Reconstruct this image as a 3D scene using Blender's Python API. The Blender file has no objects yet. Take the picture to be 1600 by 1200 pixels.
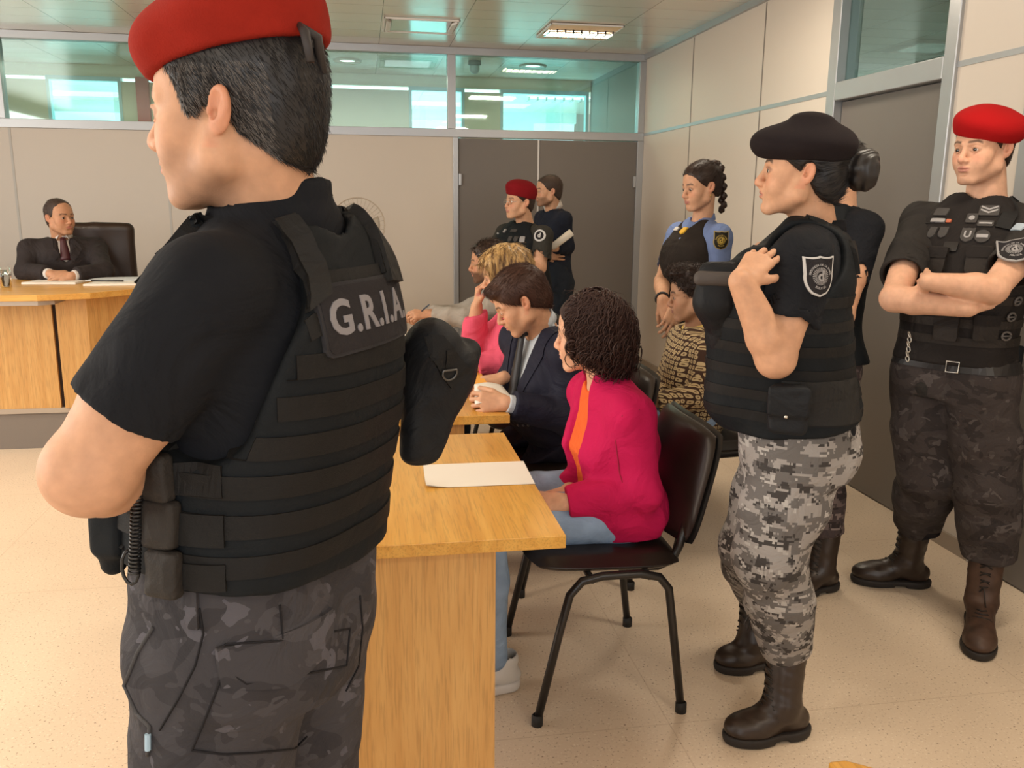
import bpy, math, random
import numpy as np
from mathutils import Vector, Matrix
from mathutils.bvhtree import BVHTree
random.seed(7); np.random.seed(7)
C = bpy.context.scene
COL = C.collection
R_ = math.radians
# ------------------------------------------------------------------ camera
YAW, PIT, ROL, FPX, CAMH = 0.1710, 0.2109, 0.0098, 1345.28, 1.5
_cy, _sy = math.cos(YAW), math.sin(YAW)
CF = np.array([_sy*math.cos(PIT), _cy*math.cos(PIT), -math.sin(PIT)])
_r = np.array([_cy, -_sy, 0.0]); _u = np.cross(_r, CF)
CR = _r*math.cos(ROL)+_u*math.sin(ROL); CU = -_r*math.sin(ROL)+_u*math.cos(ROL)
camd = bpy.data.cameras.new('camera'); cam = bpy.data.objects.new('camera', camd); COL.objects.link(cam)
camd.sensor_width = 36; camd.lens = FPX/1600*36; camd.clip_start = .05; camd.clip_end = 100
cam.matrix_world = Matrix(((CR[0], CU[0], -CF[0], 0), (CR[1], CU[1], -CF[1], 0), (CR[2], CU[2], -CF[2], CAMH), (0, 0, 0, 1)))
C.camera = cam
CAMP = np.array([0, 0, CAMH])
def P(px, py, y):
    'world point at depth y seen at photo pixel px,py'
    d = CF*FPX+CR*(px-800)-CU*(py-600)
    return CAMP+d*(y/d[1])
def Zp(px, py, z):
    d = CF*FPX+CR*(px-800)-CU*(py-600)
    return CAMP+d*((z-CAMH)/d[2])
# ------------------------------------------------------------------ world, lights, exposure
C.view_settings.view_transform = 'Standard'; C.view_settings.look = 'None'
C.view_settings.gamma = 1; C.view_settings.use_curve_mapping = False
C.view_settings.exposure = 0.10
w = bpy.data.worlds.new('world'); C.world = w; w.use_nodes = True
wb = w.node_tree.nodes['Background']; wb.inputs[0].default_value = (1.0, .91, .80, 1); wb.inputs[1].default_value = 0.46
def area(name, loc, rot, sx, sy, energy, col):
    l = bpy.data.lights.new(name, 'AREA'); l.shape = 'RECTANGLE'; l.size = sx; l.size_y = sy; l.energy = energy; l.color = col
    o = bpy.data.objects.new(name, l); o.location = loc; o.rotation_euler = rot; COL.objects.link(o); return o
# daylight from tall windows on the left side of the room and behind the photographer
area('window_light_left', (-4.6, 2.6, 1.7), (0, R_(-90), 0), 1.8, 5.0, 165, (1.0, .95, .88))
area('window_light_rear', (-0.5, -3.2, 1.9), (R_(90), 0, 0), 5.0, 1.6, 70, (.95, .97, 1.0))
area('office_fill_light', (0.0, 11.4, .4), (R_(180), 0, 0), 6.0, 2.6, 420, (.66, .95, 1.0))  # added upward fill that brightens the office walls and ceiling
area('corridor_fill_light', (-1.0, 8.6, 2.6), (0, 0, 0), 6.0, .5, 38, (1.0, .93, .72))  # added fill that lifts the corridor walls, not one of its downlights
for lx in (-1.6, 1.65):
    for ly in (-.6, 1.9, 4.4):
        area('ceiling_lamp_light', (lx, ly, 2.75), (0, 0, 0), .56, .3, 17, (1.0, .87, .70))
area('ceiling_lamp_light', (1.66, 6.84, 2.75), (0, 0, 0), .5, .2, 7, (1.0, .72, .45))
# ------------------------------------------------------------------ materials
MATS = {}
def nmat(name):
    m = bpy.data.materials.new(name); m.use_nodes = True
    nt = m.node_tree; b = nt.nodes['Principled BSDF']; return m, nt, b
def lk(nt, a, b): nt.links.new(a, b)
def N(nt, t, **k):
    n = nt.nodes.new(t)
    for a, v in k.items():
        if a.startswith('i_'): n.inputs[int(a[2:])].default_value = v
        else: setattr(n, a, v)
    return n
def add_bump(nt, b, hsock, strength, dist):
    bp = N(nt, 'ShaderNodeBump'); bp.inputs['Strength'].default_value = strength; bp.inputs['Distance'].default_value = dist
    lk(nt, hsock, bp.inputs['Height']); lk(nt, bp.outputs[0], b.inputs['Normal']); return bp
def M(name, col, rough=.6, metal=0, bump=0, bscale=60, bdist=.002, spec=None, coat=0, stretch=None, vary=0, sheen=0, sss=0, vscale=None):
    if name in MATS: return MATS[name]
    m, nt, b = nmat(name); b.inputs['Base Color'].default_value = (*col, 1); b.inputs['Roughness'].default_value = rough
    b.inputs['Metallic'].default_value = metal
    if spec is not None: b.inputs['Specular IOR Level'].default_value = spec
    if coat: b.inputs['Coat Weight'].default_value = coat; b.inputs['Coat Roughness'].default_value = .25
    if sheen: b.inputs['Sheen Weight'].default_value = sheen
    if bump or vary:
        tc = N(nt, 'ShaderNodeTexCoord'); mp = N(nt, 'ShaderNodeMapping')
        if stretch: mp.inputs['Scale'].default_value = stretch
        lk(nt, tc.outputs['Object'], mp.inputs[0])
        no = N(nt, 'ShaderNodeTexNoise'); no.inputs['Scale'].default_value = bscale; no.inputs['Detail'].default_value = 4
        lk(nt, mp.outputs[0], no.inputs['Vector'])
        if bump: add_bump(nt, b, no.outputs[0], bump, bdist)
        if vary:
            n2 = N(nt, 'ShaderNodeTexNoise'); n2.inputs['Scale'].default_value = vscale or bscale*.4; n2.inputs['Detail'].default_value = 3
            lk(nt, mp.outputs[0], n2.inputs['Vector'])
            rp = N(nt, 'ShaderNodeMapRange'); rp.inputs['To Min'].default_value = 1-vary; rp.inputs['To Max'].default_value = 1+vary
            rp.inputs['From Min'].default_value = .3; rp.inputs['From Max'].default_value = .7
            lk(nt, n2.outputs[0], rp.inputs[0])
            mx = N(nt, 'ShaderNodeMix', data_type='RGBA', blend_type='MULTIPLY'); mx.inputs[0].default_value = 1
            mx.inputs[6].default_value = (*col, 1); lk(nt, rp.outputs[0], mx.inputs[7]); lk(nt, mx.outputs[2], b.inputs['Base Color'])
    MATS[name] = m; return m
def wood(name, c1, c2, rough=.35, axis='Y'):
    if name in MATS: return MATS[name]
    m, nt, b = nmat(name); tc = N(nt, 'ShaderNodeTexCoord'); mp = N(nt, 'ShaderNodeMapping')
    sc = {'Y': (14, .9, 14), 'X': (.9, 14, 14), 'Z': (14, 14, .9)}[axis]
    mp.inputs['Scale'].default_value = sc; lk(nt, tc.outputs['Object'], mp.inputs[0])
    no = N(nt, 'ShaderNodeTexNoise'); no.inputs['Scale'].default_value = 2.2; no.inputs['Detail'].default_value = 6; no.inputs['Distortion'].default_value = 1.0
    lk(nt, mp.outputs[0], no.inputs['Vector'])
    mp2 = N(nt, 'ShaderNodeMapping'); mp2.inputs['Scale'].default_value = tuple(v*6 if v > 1 else v*5 for v in sc); lk(nt, tc.outputs['Object'], mp2.inputs[0])
    n2 = N(nt, 'ShaderNodeTexNoise'); n2.inputs['Scale'].default_value = 2.5; n2.inputs['Detail'].default_value = 3; lk(nt, mp2.outputs[0], n2.inputs['Vector'])
    cr = N(nt, 'ShaderNodeValToRGB'); cr.color_ramp.elements[0].color = (*c1, 1); cr.color_ramp.elements[0].position = .3
    cr.color_ramp.elements[1].color = (*c2, 1); cr.color_ramp.elements[1].position = .7; lk(nt, no.outputs[0], cr.inputs[0])
    r2 = N(nt, 'ShaderNodeMapRange'); r2.inputs['From Min'].default_value = .35; r2.inputs['From Max'].default_value = .5; r2.inputs['To Min'].default_value = .82; lk(nt, n2.outputs[0], r2.inputs[0])
    mx = N(nt, 'ShaderNodeMix', data_type='RGBA', blend_type='MULTIPLY'); mx.inputs[0].default_value = 1
    lk(nt, cr.outputs[0], mx.inputs[6]); lk(nt, r2.outputs[0], mx.inputs[7]); lk(nt, mx.outputs[2], b.inputs['Base Color'])
    b.inputs['Roughness'].default_value = rough; MATS[name] = m; return m
def vcol(name, rough=.5, bump=.15, bscale=300, bdist=.001, sss=0.0, spec=.4, mott=.06):
    'material that reads the albedo stored on the vertices (skin tone, lips, brows)'
    if name in MATS: return MATS[name]
    m, nt, b = nmat(name); a = N(nt, 'ShaderNodeAttribute'); a.attribute_name = 'Col'
    tc = N(nt, 'ShaderNodeTexCoord'); no = N(nt, 'ShaderNodeTexNoise'); no.inputs['Scale'].default_value = 45; no.inputs['Detail'].default_value = 5
    lk(nt, tc.outputs['Object'], no.inputs['Vector'])
    rp = N(nt, 'ShaderNodeMapRange'); rp.inputs['From Min'].default_value = .3; rp.inputs['From Max'].default_value = .7
    rp.inputs['To Min'].default_value = 1-mott; rp.inputs['To Max'].default_value = 1+mott; lk(nt, no.outputs[0], rp.inputs[0])
    mx = N(nt, 'ShaderNodeMix', data_type='RGBA', blend_type='MULTIPLY'); mx.inputs[0].default_value = 1
    lk(nt, a.outputs['Color'], mx.inputs[6]); lk(nt, rp.outputs[0], mx.inputs[7]); lk(nt, mx.outputs[2], b.inputs['Base Color'])
    b.inputs['Roughness'].default_value = rough; b.inputs['Specular IOR Level'].default_value = spec
    if sss:
        b.inputs['Subsurface Weight'].default_value = sss; b.inputs['Subsurface Radius'].default_value = (.012, .004, .002); b.inputs['Subsurface Scale'].default_value = 1
    n2 = N(nt, 'ShaderNodeTexNoise'); n2.inputs['Scale'].default_value = bscale; n2.inputs['Detail'].default_value = 3; lk(nt, tc.outputs['Object'], n2.inputs['Vector'])
    add_bump(nt, b, n2.outputs[0], bump, bdist); MATS[name] = m; return m
def camo(name, cols, scale, snap=0, rough=.85, thr=(.42, .5, .58)):
    if name in MATS: return MATS[name]
    m, nt, b = nmat(name); tc = N(nt, 'ShaderNodeTexCoord'); src = tc.outputs['Object']
    if snap:
        sn = N(nt, 'ShaderNodeVectorMath', operation='SNAP'); sn.inputs[1].default_value = (snap,)*3; lk(nt, src, sn.inputs[0]); src = sn.outputs[0]
    mp = N(nt, 'ShaderNodeMapping'); mp.inputs['Scale'].default_value = (1, 1, 1.35) if not snap else (1, 1, 1.7); lk(nt, src, mp.inputs[0])
    cur = None
    for i, c in enumerate(cols):
        if i == 0: continue
        no = N(nt, 'ShaderNodeTexNoise', noise_dimensions='4D'); no.inputs['W'].default_value = i*3.7; no.inputs['Scale'].default_value = scale*(1+.25*i)
        no.inputs['Detail'].default_value = 2 if not snap else 3; no.inputs['Distortion'].default_value = 1.6 if not snap else .2
        lk(nt, mp.outputs[0], no.inputs['Vector'])
        g = N(nt, 'ShaderNodeMath', operation='GREATER_THAN'); g.inputs[1].default_value = thr[min(i-1, len(thr)-1)]; lk(nt, no.outputs[0], g.inputs[0])
        mx = N(nt, 'ShaderNodeMix', data_type='RGBA'); lk(nt, g.outputs[0], mx.inputs[0])
        if cur is None: mx.inputs[6].default_value = (*cols[0], 1)
        else: lk(nt, cur, mx.inputs[6])
        mx.inputs[7].default_value = (*c, 1); cur = mx.outputs[2]
    lk(nt, cur, b.inputs['Base Color']); b.inputs['Roughness'].default_value = rough; b.inputs['Specular IOR Level'].default_value = .25
    nb = N(nt, 'ShaderNodeTexNoise'); nb.inputs['Scale'].default_value = 12; nb.inputs['Detail'].default_value = 6; nb.inputs['Distortion'].default_value = 1.2
    lk(nt, tc.outputs['Object'], nb.inputs['Vector']); add_bump(nt, b, nb.outputs[0], .8, .020); MATS[name] = m; return m
# ------------------------------------------------------------------ object helpers
def tag(o, label=None, cat=None, group=None, kind=None):
    if label: o['label'] = label
    if cat: o['category'] = cat
    if group: o['group'] = group
    if kind: o['kind'] = kind
    return o
def empty(name, loc=(0, 0, 0), label=None, cat=None, group=None, rz=0):
    o = bpy.data.objects.new(name, None); o.location = loc; o.rotation_euler = (0, 0, rz); o.empty_display_size = .1; COL.objects.link(o)
    return tag(o, label, cat, group)
def mesh_np(name, V, F, mat, parent=None, smooth=True, col=None, tris=None, local=False):
    'V Nx3, F Mx4 or Mx3 arrays; V in world space unless local'
    V = np.asarray(V, dtype=np.float64)
    if parent is not None and not local:
        o3 = np.zeros(3); q_ = parent
        while q_ is not None: o3 = o3+np.array(q_.location); q_ = q_.parent
        V = V-o3
    me = bpy.data.meshes.new(name)
    F = [np.asarray(f, dtype=np.int32) for f in (F if isinstance(F, list) and len(F) and isinstance(F[0], np.ndarray) and F[0].ndim == 2 else [np.asarray(F)])]
    me.vertices.add(len(V)); me.vertices.foreach_set('co', V.astype(np.float32).ravel())
    nl = sum(f.size for f in F); nf = sum(len(f) for f in F)
    me.loops.add(nl); me.loops.foreach_set('vertex_index', np.concatenate([f.ravel() for f in F]).astype(np.int32))
    ls = []; s = 0
    for f in F:
        ls.append(s+np.arange(len(f))*f.shape[1]); s += f.size
    me.polygons.add(nf); me.polygons.foreach_set('loop_start', np.concatenate(ls).astype(np.int32))
    me.update(calc_edges=True); me.validate()
    if smooth: me.polygons.foreach_set('use_smooth', np.ones(len(me.polygons), dtype=bool))
    if col is not None:
        a = me.color_attributes.new('Col', 'FLOAT_COLOR', 'POINT')
        cc = np.ones((len(V), 4), dtype=np.float32); cc[:, :3] = col; a.data.foreach_set('color', cc.ravel())
    if mat is not None: me.materials.append(mat)
    o = bpy.data.objects.new(name, me); COL.objects.link(o)
    if parent is not None: o.parent = parent
    return o
class MB:
    def __init__(s): s.V = []; s.F = []
    def add(s, V, F):
        b = len(s.V); s.V += [tuple(v) for v in V]; s.F += [tuple(i+b for i in f) for f in F]
    def box(s, x0, x1, y0, y1, z0, z1):
        s.add([(x0, y0, z0), (x1, y0, z0), (x1, y1, z0), (x0, y1, z0), (x0, y0, z1), (x1, y0, z1), (x1, y1, z1), (x0, y1, z1)],
              [(0, 3, 2, 1), (4, 5, 6, 7), (0, 1, 5, 4), (1, 2, 6, 5), (2, 3, 7, 6), (3, 0, 4, 7)])
    def prism(s, pts, z0, z1):
        n = len(pts); s.add([(x, y, z0) for x, y in pts]+[(x, y, z1) for x, y in pts],
              [tuple(range(n-1, -1, -1)), tuple(range(n, 2*n))]+[(i, (i+1) % n, n+(i+1) % n, n+i) for i in range(n)])
    def tube(s, pts, r, n=12, cap=True, sx=1.0, closed=False):
        pts = [Vector(p) for p in pts]; m = len(pts); rr = r if isinstance(r, (list, tuple)) else [r]*m
        V = []; F = []; up = None
        for i, p in enumerate(pts):
            a = pts[(i-1) % m if closed else max(i-1, 0)]; b = pts[(i+1) % m if closed else min(i+1, m-1)]
            t = (b-a).normalized()
            if up is None: up = Vector((0, 0, 1)) if abs(t.z) < .9 else Vector((1, 0, 0))
            x = t.cross(up).normalized(); y = x.cross(t).normalized(); up = y
            for k in range(n):
                an = 2*math.pi*k/n; V.append(p+x*math.cos(an)*rr[i]*sx+y*math.sin(an)*rr[i])
        L = m if closed else m-1
        for i in range(L):
            for k in range(n): F.append((i*n+k, i*n+(k+1) % n, ((i+1) % m)*n+(k+1) % n, ((i+1) % m)*n+k))
        if cap and not closed: F.append(tuple(range(n-1, -1, -1))); F.append(tuple((m-1)*n+k for k in range(n)))
        s.add(V, F)
    def lathe(s, prof, cx, cy, cz=0, n=32):
        V = [(cx+r*math.cos(2*math.pi*k/n), cy+r*math.sin(2*math.pi*k/n), cz+z) for r, z in prof for k in range(n)]
        F = [(i*n+k, i*n+(k+1) % n, (i+1)*n+(k+1) % n, (i+1)*n+k) for i in range(len(prof)-1) for k in range(n)]
        s.add(V, F)
    def build(s, name, mat, parent=None, smooth=False, bevel=0, seg=2, solid=0, subsurf=0, tf=None):
        V = s.V
        if tf is not None: V = [tuple(tf @ Vector(v)) for v in V]
        if parent is not None:
            o3 = Vector(); q_ = parent
            while q_ is not None: o3 = o3+Vector(q_.location); q_ = q_.parent
            if parent.rotation_euler.z == 0: V = [tuple(Vector(v)-o3) for v in V]
        me = bpy.data.meshes.new(name); me.from_pydata(V, [], s.F); me.update()
        if smooth: me.polygons.foreach_set('use_smooth', np.ones(len(me.polygons), dtype=bool))
        if mat is not None: me.materials.append(mat)
        o = bpy.data.objects.new(name, me); COL.objects.link(o)
        if parent is not None: o.parent = parent
        if bevel:
            b = o.modifiers.new('bevel', 'BEVEL'); b.width = bevel; b.segments = seg; b.limit_method = 'ANGLE'; b.angle_limit = R_(40)
        if solid:
            b = o.modifiers.new('solid', 'SOLIDIFY'); b.thickness = solid; b.offset = 0
        if subsurf:
            b = o.modifiers.new('sub', 'SUBSURF'); b.levels = subsurf; b.render_levels = subsurf
        return o
def struct(o): o['kind'] = 'structure'; return o
def sbox(name, x0, x1, y0, y1, z0, z1, mat, bevel=0):
    m = MB(); m.box(x0, x1, y0, y1, z0, z1); return struct(m.build(name, mat, bevel=bevel))
# ------------------------------------------------------------------ the room
D, W, H = 7.79, 2.533, 2.773
XL, YN = -5.0, -3.6          # far left and rear limits of what is built
wall_m = M('laminate_wall_panel', (.64, .575, .495), .45, bump=.02, bscale=300, bdist=.0005)
alu = M('satin_aluminium', (.42, .43, .44), .38, metal=.6)
door_m = M('grey_laminate_door', (.155, .138, .122), .42, bump=.03, bscale=250, bdist=.0005)
oak = wood('oak_veneer', (.62, .30, .05), (.74, .41, .09), .30, 'Y')
oakv = wood('oak_veneer_upright', (.56, .29, .085), (.66, .38, .13), .4, 'Z')
oakx = wood('oak_veneer_cross', (.62, .30, .06), (.72, .40, .10), .33, 'X')
# floor : cast terrazzo look, peach ground with small dark chips and faint joints
fm, nt, b = nmat('speckled_vinyl_floor'); tc = N(nt, 'ShaderNodeTexCoord')
no = N(nt, 'ShaderNodeTexNoise'); no.inputs['Scale'].default_value = 130; no.inputs['Detail'].default_value = 2; lk(nt, tc.outputs['Object'], no.inputs['Vector'])
cr = N(nt, 'ShaderNodeValToRGB'); e = cr.color_ramp.elements; e[0].position = .27; e[0].color = (.24, .15, .09, 1); e[1].position = .37; e[1].color = (.74, .60, .45, 1)
e2 = cr.color_ramp.elements.new(.62); e2.color = (.74, .60, .45, 1); e3 = cr.color_ramp.elements.new(.70); e3.color = (.84, .73, .58, 1)
lk(nt, no.outputs[0], cr.inputs[0])
n2 = N(nt, 'ShaderNodeTexNoise'); n2.inputs['Scale'].default_value = 1.4; n2.inputs['Detail'].default_value = 3; lk(nt, tc.outputs['Object'], n2.inputs['Vector'])
mr = N(nt, 'ShaderNodeMapRange'); mr.inputs['From Min'].default_value = .3; mr.inputs['From Max'].default_value = .7; mr.inputs['To Min'].default_value = .93; mr.inputs['To Max'].default_value = 1.05; lk(nt, n2.outputs[0], mr.inputs[0])
mx = N(nt, 'ShaderNodeMix', data_type='RGBA', blend_type='MULTIPLY'); mx.inputs[0].default_value = 1; lk(nt, cr.outputs[0], mx.inputs[6]); lk(nt, mr.outputs[0], mx.inputs[7])
br = N(nt, 'ShaderNodeTexBrick', offset=0.0); br.inputs['Scale'].default_value = 1; br.inputs['Brick Width'].default_value = 1.2; br.inputs['Row Height'].default_value = 1.2; br.inputs['Mortar Size'].default_value = .0022
br.inputs['Color1'].default_value = (1, 1, 1, 1); br.inputs['Color2'].default_value = (1, 1, 1, 1); br.inputs['Mortar'].default_value = (.88, .85, .82, 1)
mp = N(nt, 'ShaderNodeMapping'); mp.inputs['Location'].default_value = (.35, .25, 0); mp.inputs['Rotation'].default_value = (0, 0, 0); lk(nt, tc.outputs['Object'], mp.inputs[0]); lk(nt, mp.outputs[0], br.inputs['Vector'])
m2 = N(nt, 'ShaderNodeMix', data_type='RGBA', blend_type='MULTIPLY'); m2.inputs[0].default_value = 1; lk(nt, mx.outputs[2], m2.inputs[6]); lk(nt, br.outputs[0], m2.inputs[7]); lk(nt, m2.outputs[2], b.inputs['Base Color'])
b.inputs['Roughness'].default_value = .33; b.inputs['Specular IOR Level'].default_value = .35
sbox('floor', XL, W+2.6, YN, 13.2, -.1, 0, fm)
# ceiling : satin metal tiles 0.6 m, thin dark joints, pitched from the tile lines on the back wall
cm, nt, b = nmat('satin_metal_ceiling_tile'); tc = N(nt, 'ShaderNodeTexCoord')
br = N(nt, 'ShaderNodeTexBrick', offset=0.0); br.inputs['Scale'].default_value = 1; br.inputs['Brick Width'].default_value = .595; br.inputs['Row Height'].default_value = .30; br.inputs['Mortar Size'].default_value = .0022; br.inputs['Mortar Smooth'].default_value = .1
br.inputs['Color1'].default_value = (.74, .70, .62, 1); br.inputs['Color2'].default_value = (.72, .66, .565, 1); br.inputs['Mortar'].default_value = (.16, .14, .12, 1)
mp = N(nt, 'ShaderNodeMapping'); mp.inputs['Location'].default_value = (-.176+.595*20, -7.18+.3*60, 0); lk(nt, tc.outputs['Object'], mp.inputs[0]); lk(nt, mp.outputs[0], br.inputs['Vector'])
lk(nt, br.outputs[0], b.inputs['Base Color']); b.inputs['Metallic'].default_value = .25; b.inputs['Roughness'].default_value = .24
add_bump(nt, b, br.outputs['Fac'], .3, -.002)
ceil_m = cm
sbox('ceiling', XL, W+2.6, YN, 13.2, H, H+.06, cm)
# back wall (y = D)
sbox('wall_back', XL, .80, D, D+.10, 0, 2.03, wall_m)
sbox('trim_1', XL, W, D-.012, D+.09, 2.03, 2.10, alu, .003)       # sill rail below the glazing
sbox('trim_2', XL, W, D-.012, D+.09, 2.712, H, alu, .003)           # head rail
for i, (xa, xb) in enumerate(((-2.885, -2.80), (.755, .825), (2.475, W))):
    sbox('trim_%d' % (3+i), xa, xb, D-.012, D+.09, 2.10, 2.712, alu, .003)
sbox('trim_6', .80, .845, D-.02, D+.09, 0, 2.03, alu, .003)
sbox('trim_7', 2.475, W, D-.02, D+.09, 0, 2.03, alu, .003)
for i, x in enumerate((-2.785, -1.595, -.39)):
    sbox('trim_%d' % (8+i), x-.009, x+.009, D-.003, D+.01, 0, 2.03, M('pale_joint_strip', (.52, .50, .46), .5))
gm, nt, b = nmat('clear_partition_glass'); b.inputs['Base Color'].default_value = (.86, .97, .96, 1); b.inputs['Roughness'].default_value = .02; b.inputs['Transmission Weight'].default_value = 1; b.inputs['IOR'].default_value = 1.08
b.inputs['Specular IOR Level'].default_value = .5
tr = N(nt, 'ShaderNodeBsdfTransparent'); tr.inputs[0].default_value = (.80, .95, .94, 1); gl = N(nt, 'ShaderNodeBsdfGlossy'); gl.inputs['Roughness'].default_value = .03; gl.inputs[0].default_value = (.9, 1, 1, 1)
ms = N(nt, 'ShaderNodeMixShader'); ms.inputs[0].default_value = .10; lk(nt, tr.outputs[0], ms.inputs[1]); lk(nt, gl.outputs[0], ms.inputs[2]); lk(nt, ms.outputs[0], nt.nodes['Material Output'].inputs[0])
glass = gm
for i, (xa, xb) in enumerate(((XL, -2.885), (-2.80, .755), (.825, 2.475))):
    sbox('window_%d' % (i+1), xa, xb, D+.035, D+.041, 2.10, 2.712, glass)
# double door in the back wall
for i, (xa, xb, hx) in enumerate(((.845, 1.556, .86), (1.572, 2.475, 2.46))):
    dd = sbox('door_%d' % (i+1), xa+.004, xb, D+.0, D+.04, .008, 2.022, door_m, .002)
    m = MB()
    for z in (.25, 1.62): m.box(hx-.012, hx+.012, D-.028, D+.002, z, z+.10)
    m.build('hinge', alu, dd, bevel=.003)
sbox('trim_12', 1.556, 1.572, D-.006, D+.04, 0, 2.022, M('bright_door_edge_strip', (.62, .60, .58), .35, metal=.4))
sbox('baseboard_back', XL, .80, D-.014, D, 0, .07, M('grey_skirting', (.33, .27, .21), .5))
# right wall (x = W)
ZR = 2.085
def rwall(n, y0, y1, z0, z1): sbox(n, W, W+.10, y0, y1, z0, z1, wall_m)
rwall('wall_right', 4.57, D+.1, 0, H); 
m = MB(); m.box(W, W+.1, 3.075, 3.515, 0, H); m.box(W, W+.1, YN, 2.05, 0, H); m.box(W, W+.1, 2.05, 3.075, 2.12, H); struct(m.build('wall_right_near', wall_m))
k = 13
def trim(*a, **kw):
    global k
    o = sbox('trim_%d' % k, *a, **kw); k += 1; return o
trim(W-.004, W+.02, 4.57, D, ZR-.012, ZR+.012, alu)
trim(W-.004, W+.02, 3.075, 3.515, ZR-.012, ZR+.012, alu)
for y in (6.64, 5.42): trim(W-.003, W+.02, y-.006, y+.006, 0, H-.05, M('dark_joint', (.22, .19, .16), .5))
trim(W-.025, W+.02, 3.0, D, H-.045, H, alu)                  # ceiling angle
trim(W-.018, W+.11, 4.485, 4.572, 0, H, alu, bevel=.004); trim(W-.018, W+.11, 3.515, 3.595, 0, H, alu, bevel=.004)
trim(W-.018, W+.11, 3.595, 4.485, 2.035, 2.13, alu, bevel=.004)
trim(W-.018, W+.11, 3.0, 3.078, 0, 2.16, alu, bevel=.004)
d3 = sbox('door_3', W+.03, W+.07, 3.6, 4.48, .008, 2.03, door_m); d4 = sbox('door_4', W+.0, W+.05, 2.1, 3.0, .008, 2.1, door_m)
sbox('window_4', W+.035, W+.041, 3.597, 4.485, 2.13, H, glass)
skm = M('grey_skirting', (.33, .27, .21), .5)
sbox('baseboard_right', W-.014, W, 4.572, D, 0, .07, skm); sbox('baseboard_right_near', W-.014, W, 3.078, 3.515, 0, .07, skm)
# room seen through the high pane beside the near door
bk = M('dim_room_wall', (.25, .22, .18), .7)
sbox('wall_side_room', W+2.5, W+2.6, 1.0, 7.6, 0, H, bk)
# corridor behind the back wall, with a glazed partition on its far side and a bright office beyond
cor = M('corridor_wall', (.62, .56, .40), .6)
YB = 9.6
m = MB(); m.box(XL, -3.05, YB, YB+.1, 0, 2.62); m.box(-2.35, .52, YB, YB+.1, 0, 2.62); m.box(1.11, 1.50, YB, YB+.1, 0, 2.62); m.box(XL, 3.2, YB, YB+.1, 0, 1.9)
m.box(XL, 3.2, YB, YB+.1, 2.66, H); struct(m.build('wall_corridor', cor))
sbox('wall_corridor_right', 2.50, 2.60, D+.1, YB, 0, H, M('corridor_grey_panel', (.20, .24, .22), .6))
for i, (xa, xb) in enumerate(((-3.05, -2.35), (.52, 1.11), (1.50, 2.48))):
    m = MB(); m.box(xa, xb, YB-.01, YB+.08, 2.62, 2.66); m.box(xa, xa+.03, YB-.01, YB+.08, 1.9, 2.62); m.box(xb-.03, xb, YB-.01, YB+.08, 1.9, 2.62)
    o = struct(m.build('window_%d' % (5+i), M('pale_blue_frame', (.35, .55, .58), .4)))
    p = MB(); p.box(xa+.03, xb-.03, YB+.03, YB+.035, 1.9, 2.62); p.build('pane', glass, o)
sbox('trim_40', -2.2, -2.08, YB-.06, YB, 0, 2.66, M('red_post', (.45, .06, .05), .5))
# office beyond: pale walls with windows full of daylight
off = M('office_wall', (.70, .82, .82), .6)
m = MB(); m.box(XL, 3.2, 13.1, 13.2, 0, 2.05); m.box(XL, 3.2, 13.1, 13.2, 2.62, H); m.box(1.9, 2.55, 13.1, 13.2, 2.05, 2.62); m.box(-1.4, .2, 13.1, 13.2, 2.05, 2.62); struct(m.build('wall_office', off))
sk, nt, b = nmat('overcast_daylight'); b.inputs['Emission Color'].default_value = (.80, .97, 1, 1); b.inputs['Emission Strength'].default_value = 2.2; b.inputs['Base Color'].default_value = (0, 0, 0, 1)
sbox('window_9', XL, 3.2, 13.22, 13.24, 2.0, 2.7, sk)
# ------------------------------------------------------------------ ceiling fittings
lamp_on, nt, b = nmat('lamp_glow'); b.inputs['Emission Color'].default_value = (1, .93, .8, 1); b.inputs['Emission Strength'].default_value = 2.0
white_m = M('white_enamel', (.75, .73, .70), .35)
mirror = M('polished_louvre', (.72, .76, .80), .18, metal=.9)
warmp = M('cream_lamp_housing', (.85, .62, .34), .4)
def louvre_light(x0, x1, y0, y1, lit, label):
    r = empty('ceiling_light', ((x0+x1)/2, (y0+y1)/2, H), label, 'ceiling light')
    z = H-.004
    m = MB(); m.box(x0, x1, y0, y0+.012, z-.012, z); m.box(x0, x1, y1-.012, y1, z-.012, z); m.box(x0, x0+.012, y0, y1, z-.012, z); m.box(x1-.012, x1, y0, y1, z-.012, z)
    m.build('frame', white_m, r, bevel=.002)
    if lit:
        m = MB(); m.box(x0+.012, x1-.012, y0+.012, y0+.19, z-.009, z-.001); m.box(x0+.012, x1-.012, y1-.19, y1-.012, z-.009, z-.001); m.build('side_panel', warmp, r)
        m = MB(); n = 8; ya, yb = y0+.19, y1-.19
        for i in range(n+1):
            x = x0+.03+(x1-x0-.06)*i/n; m.prism([(x-.006, ya), (x+.006, ya), (x+.006, yb), (x-.006, yb)], z-.035, z-.002)
        m.box(x0+.03, x1-.03, ya, ya+.008, z-.03, z-.002); m.box(x0+.03, x1-.03, yb-.008, yb, z-.03, z-.002); m.build('louvre', mirror, r)
        m = MB(); m.box(x0+.04, x1-.04, ya+.02, yb-.02, z-.004, z); m.build('tube', lamp_on, r)
    else:
        m = MB(); m.box(x0+.06, x1-.06, y0+.06, y1-.06, z-.006, z-.001); m.build('diffuser', M('glossy_diffuser', (.66, .64, .6), .12, metal=.5), r)
        for xs, sg in ((x0+.02, 1), (x1-.02, -1)): m = MB(); m.prism([(xs, y0+.03), (xs+sg*.035, y0+.12), (xs+sg*.035, y1-.12), (xs, y1-.03)], z-.02, z-.002); m.build('end_reflector', white_m, r, bevel=.003)
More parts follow.
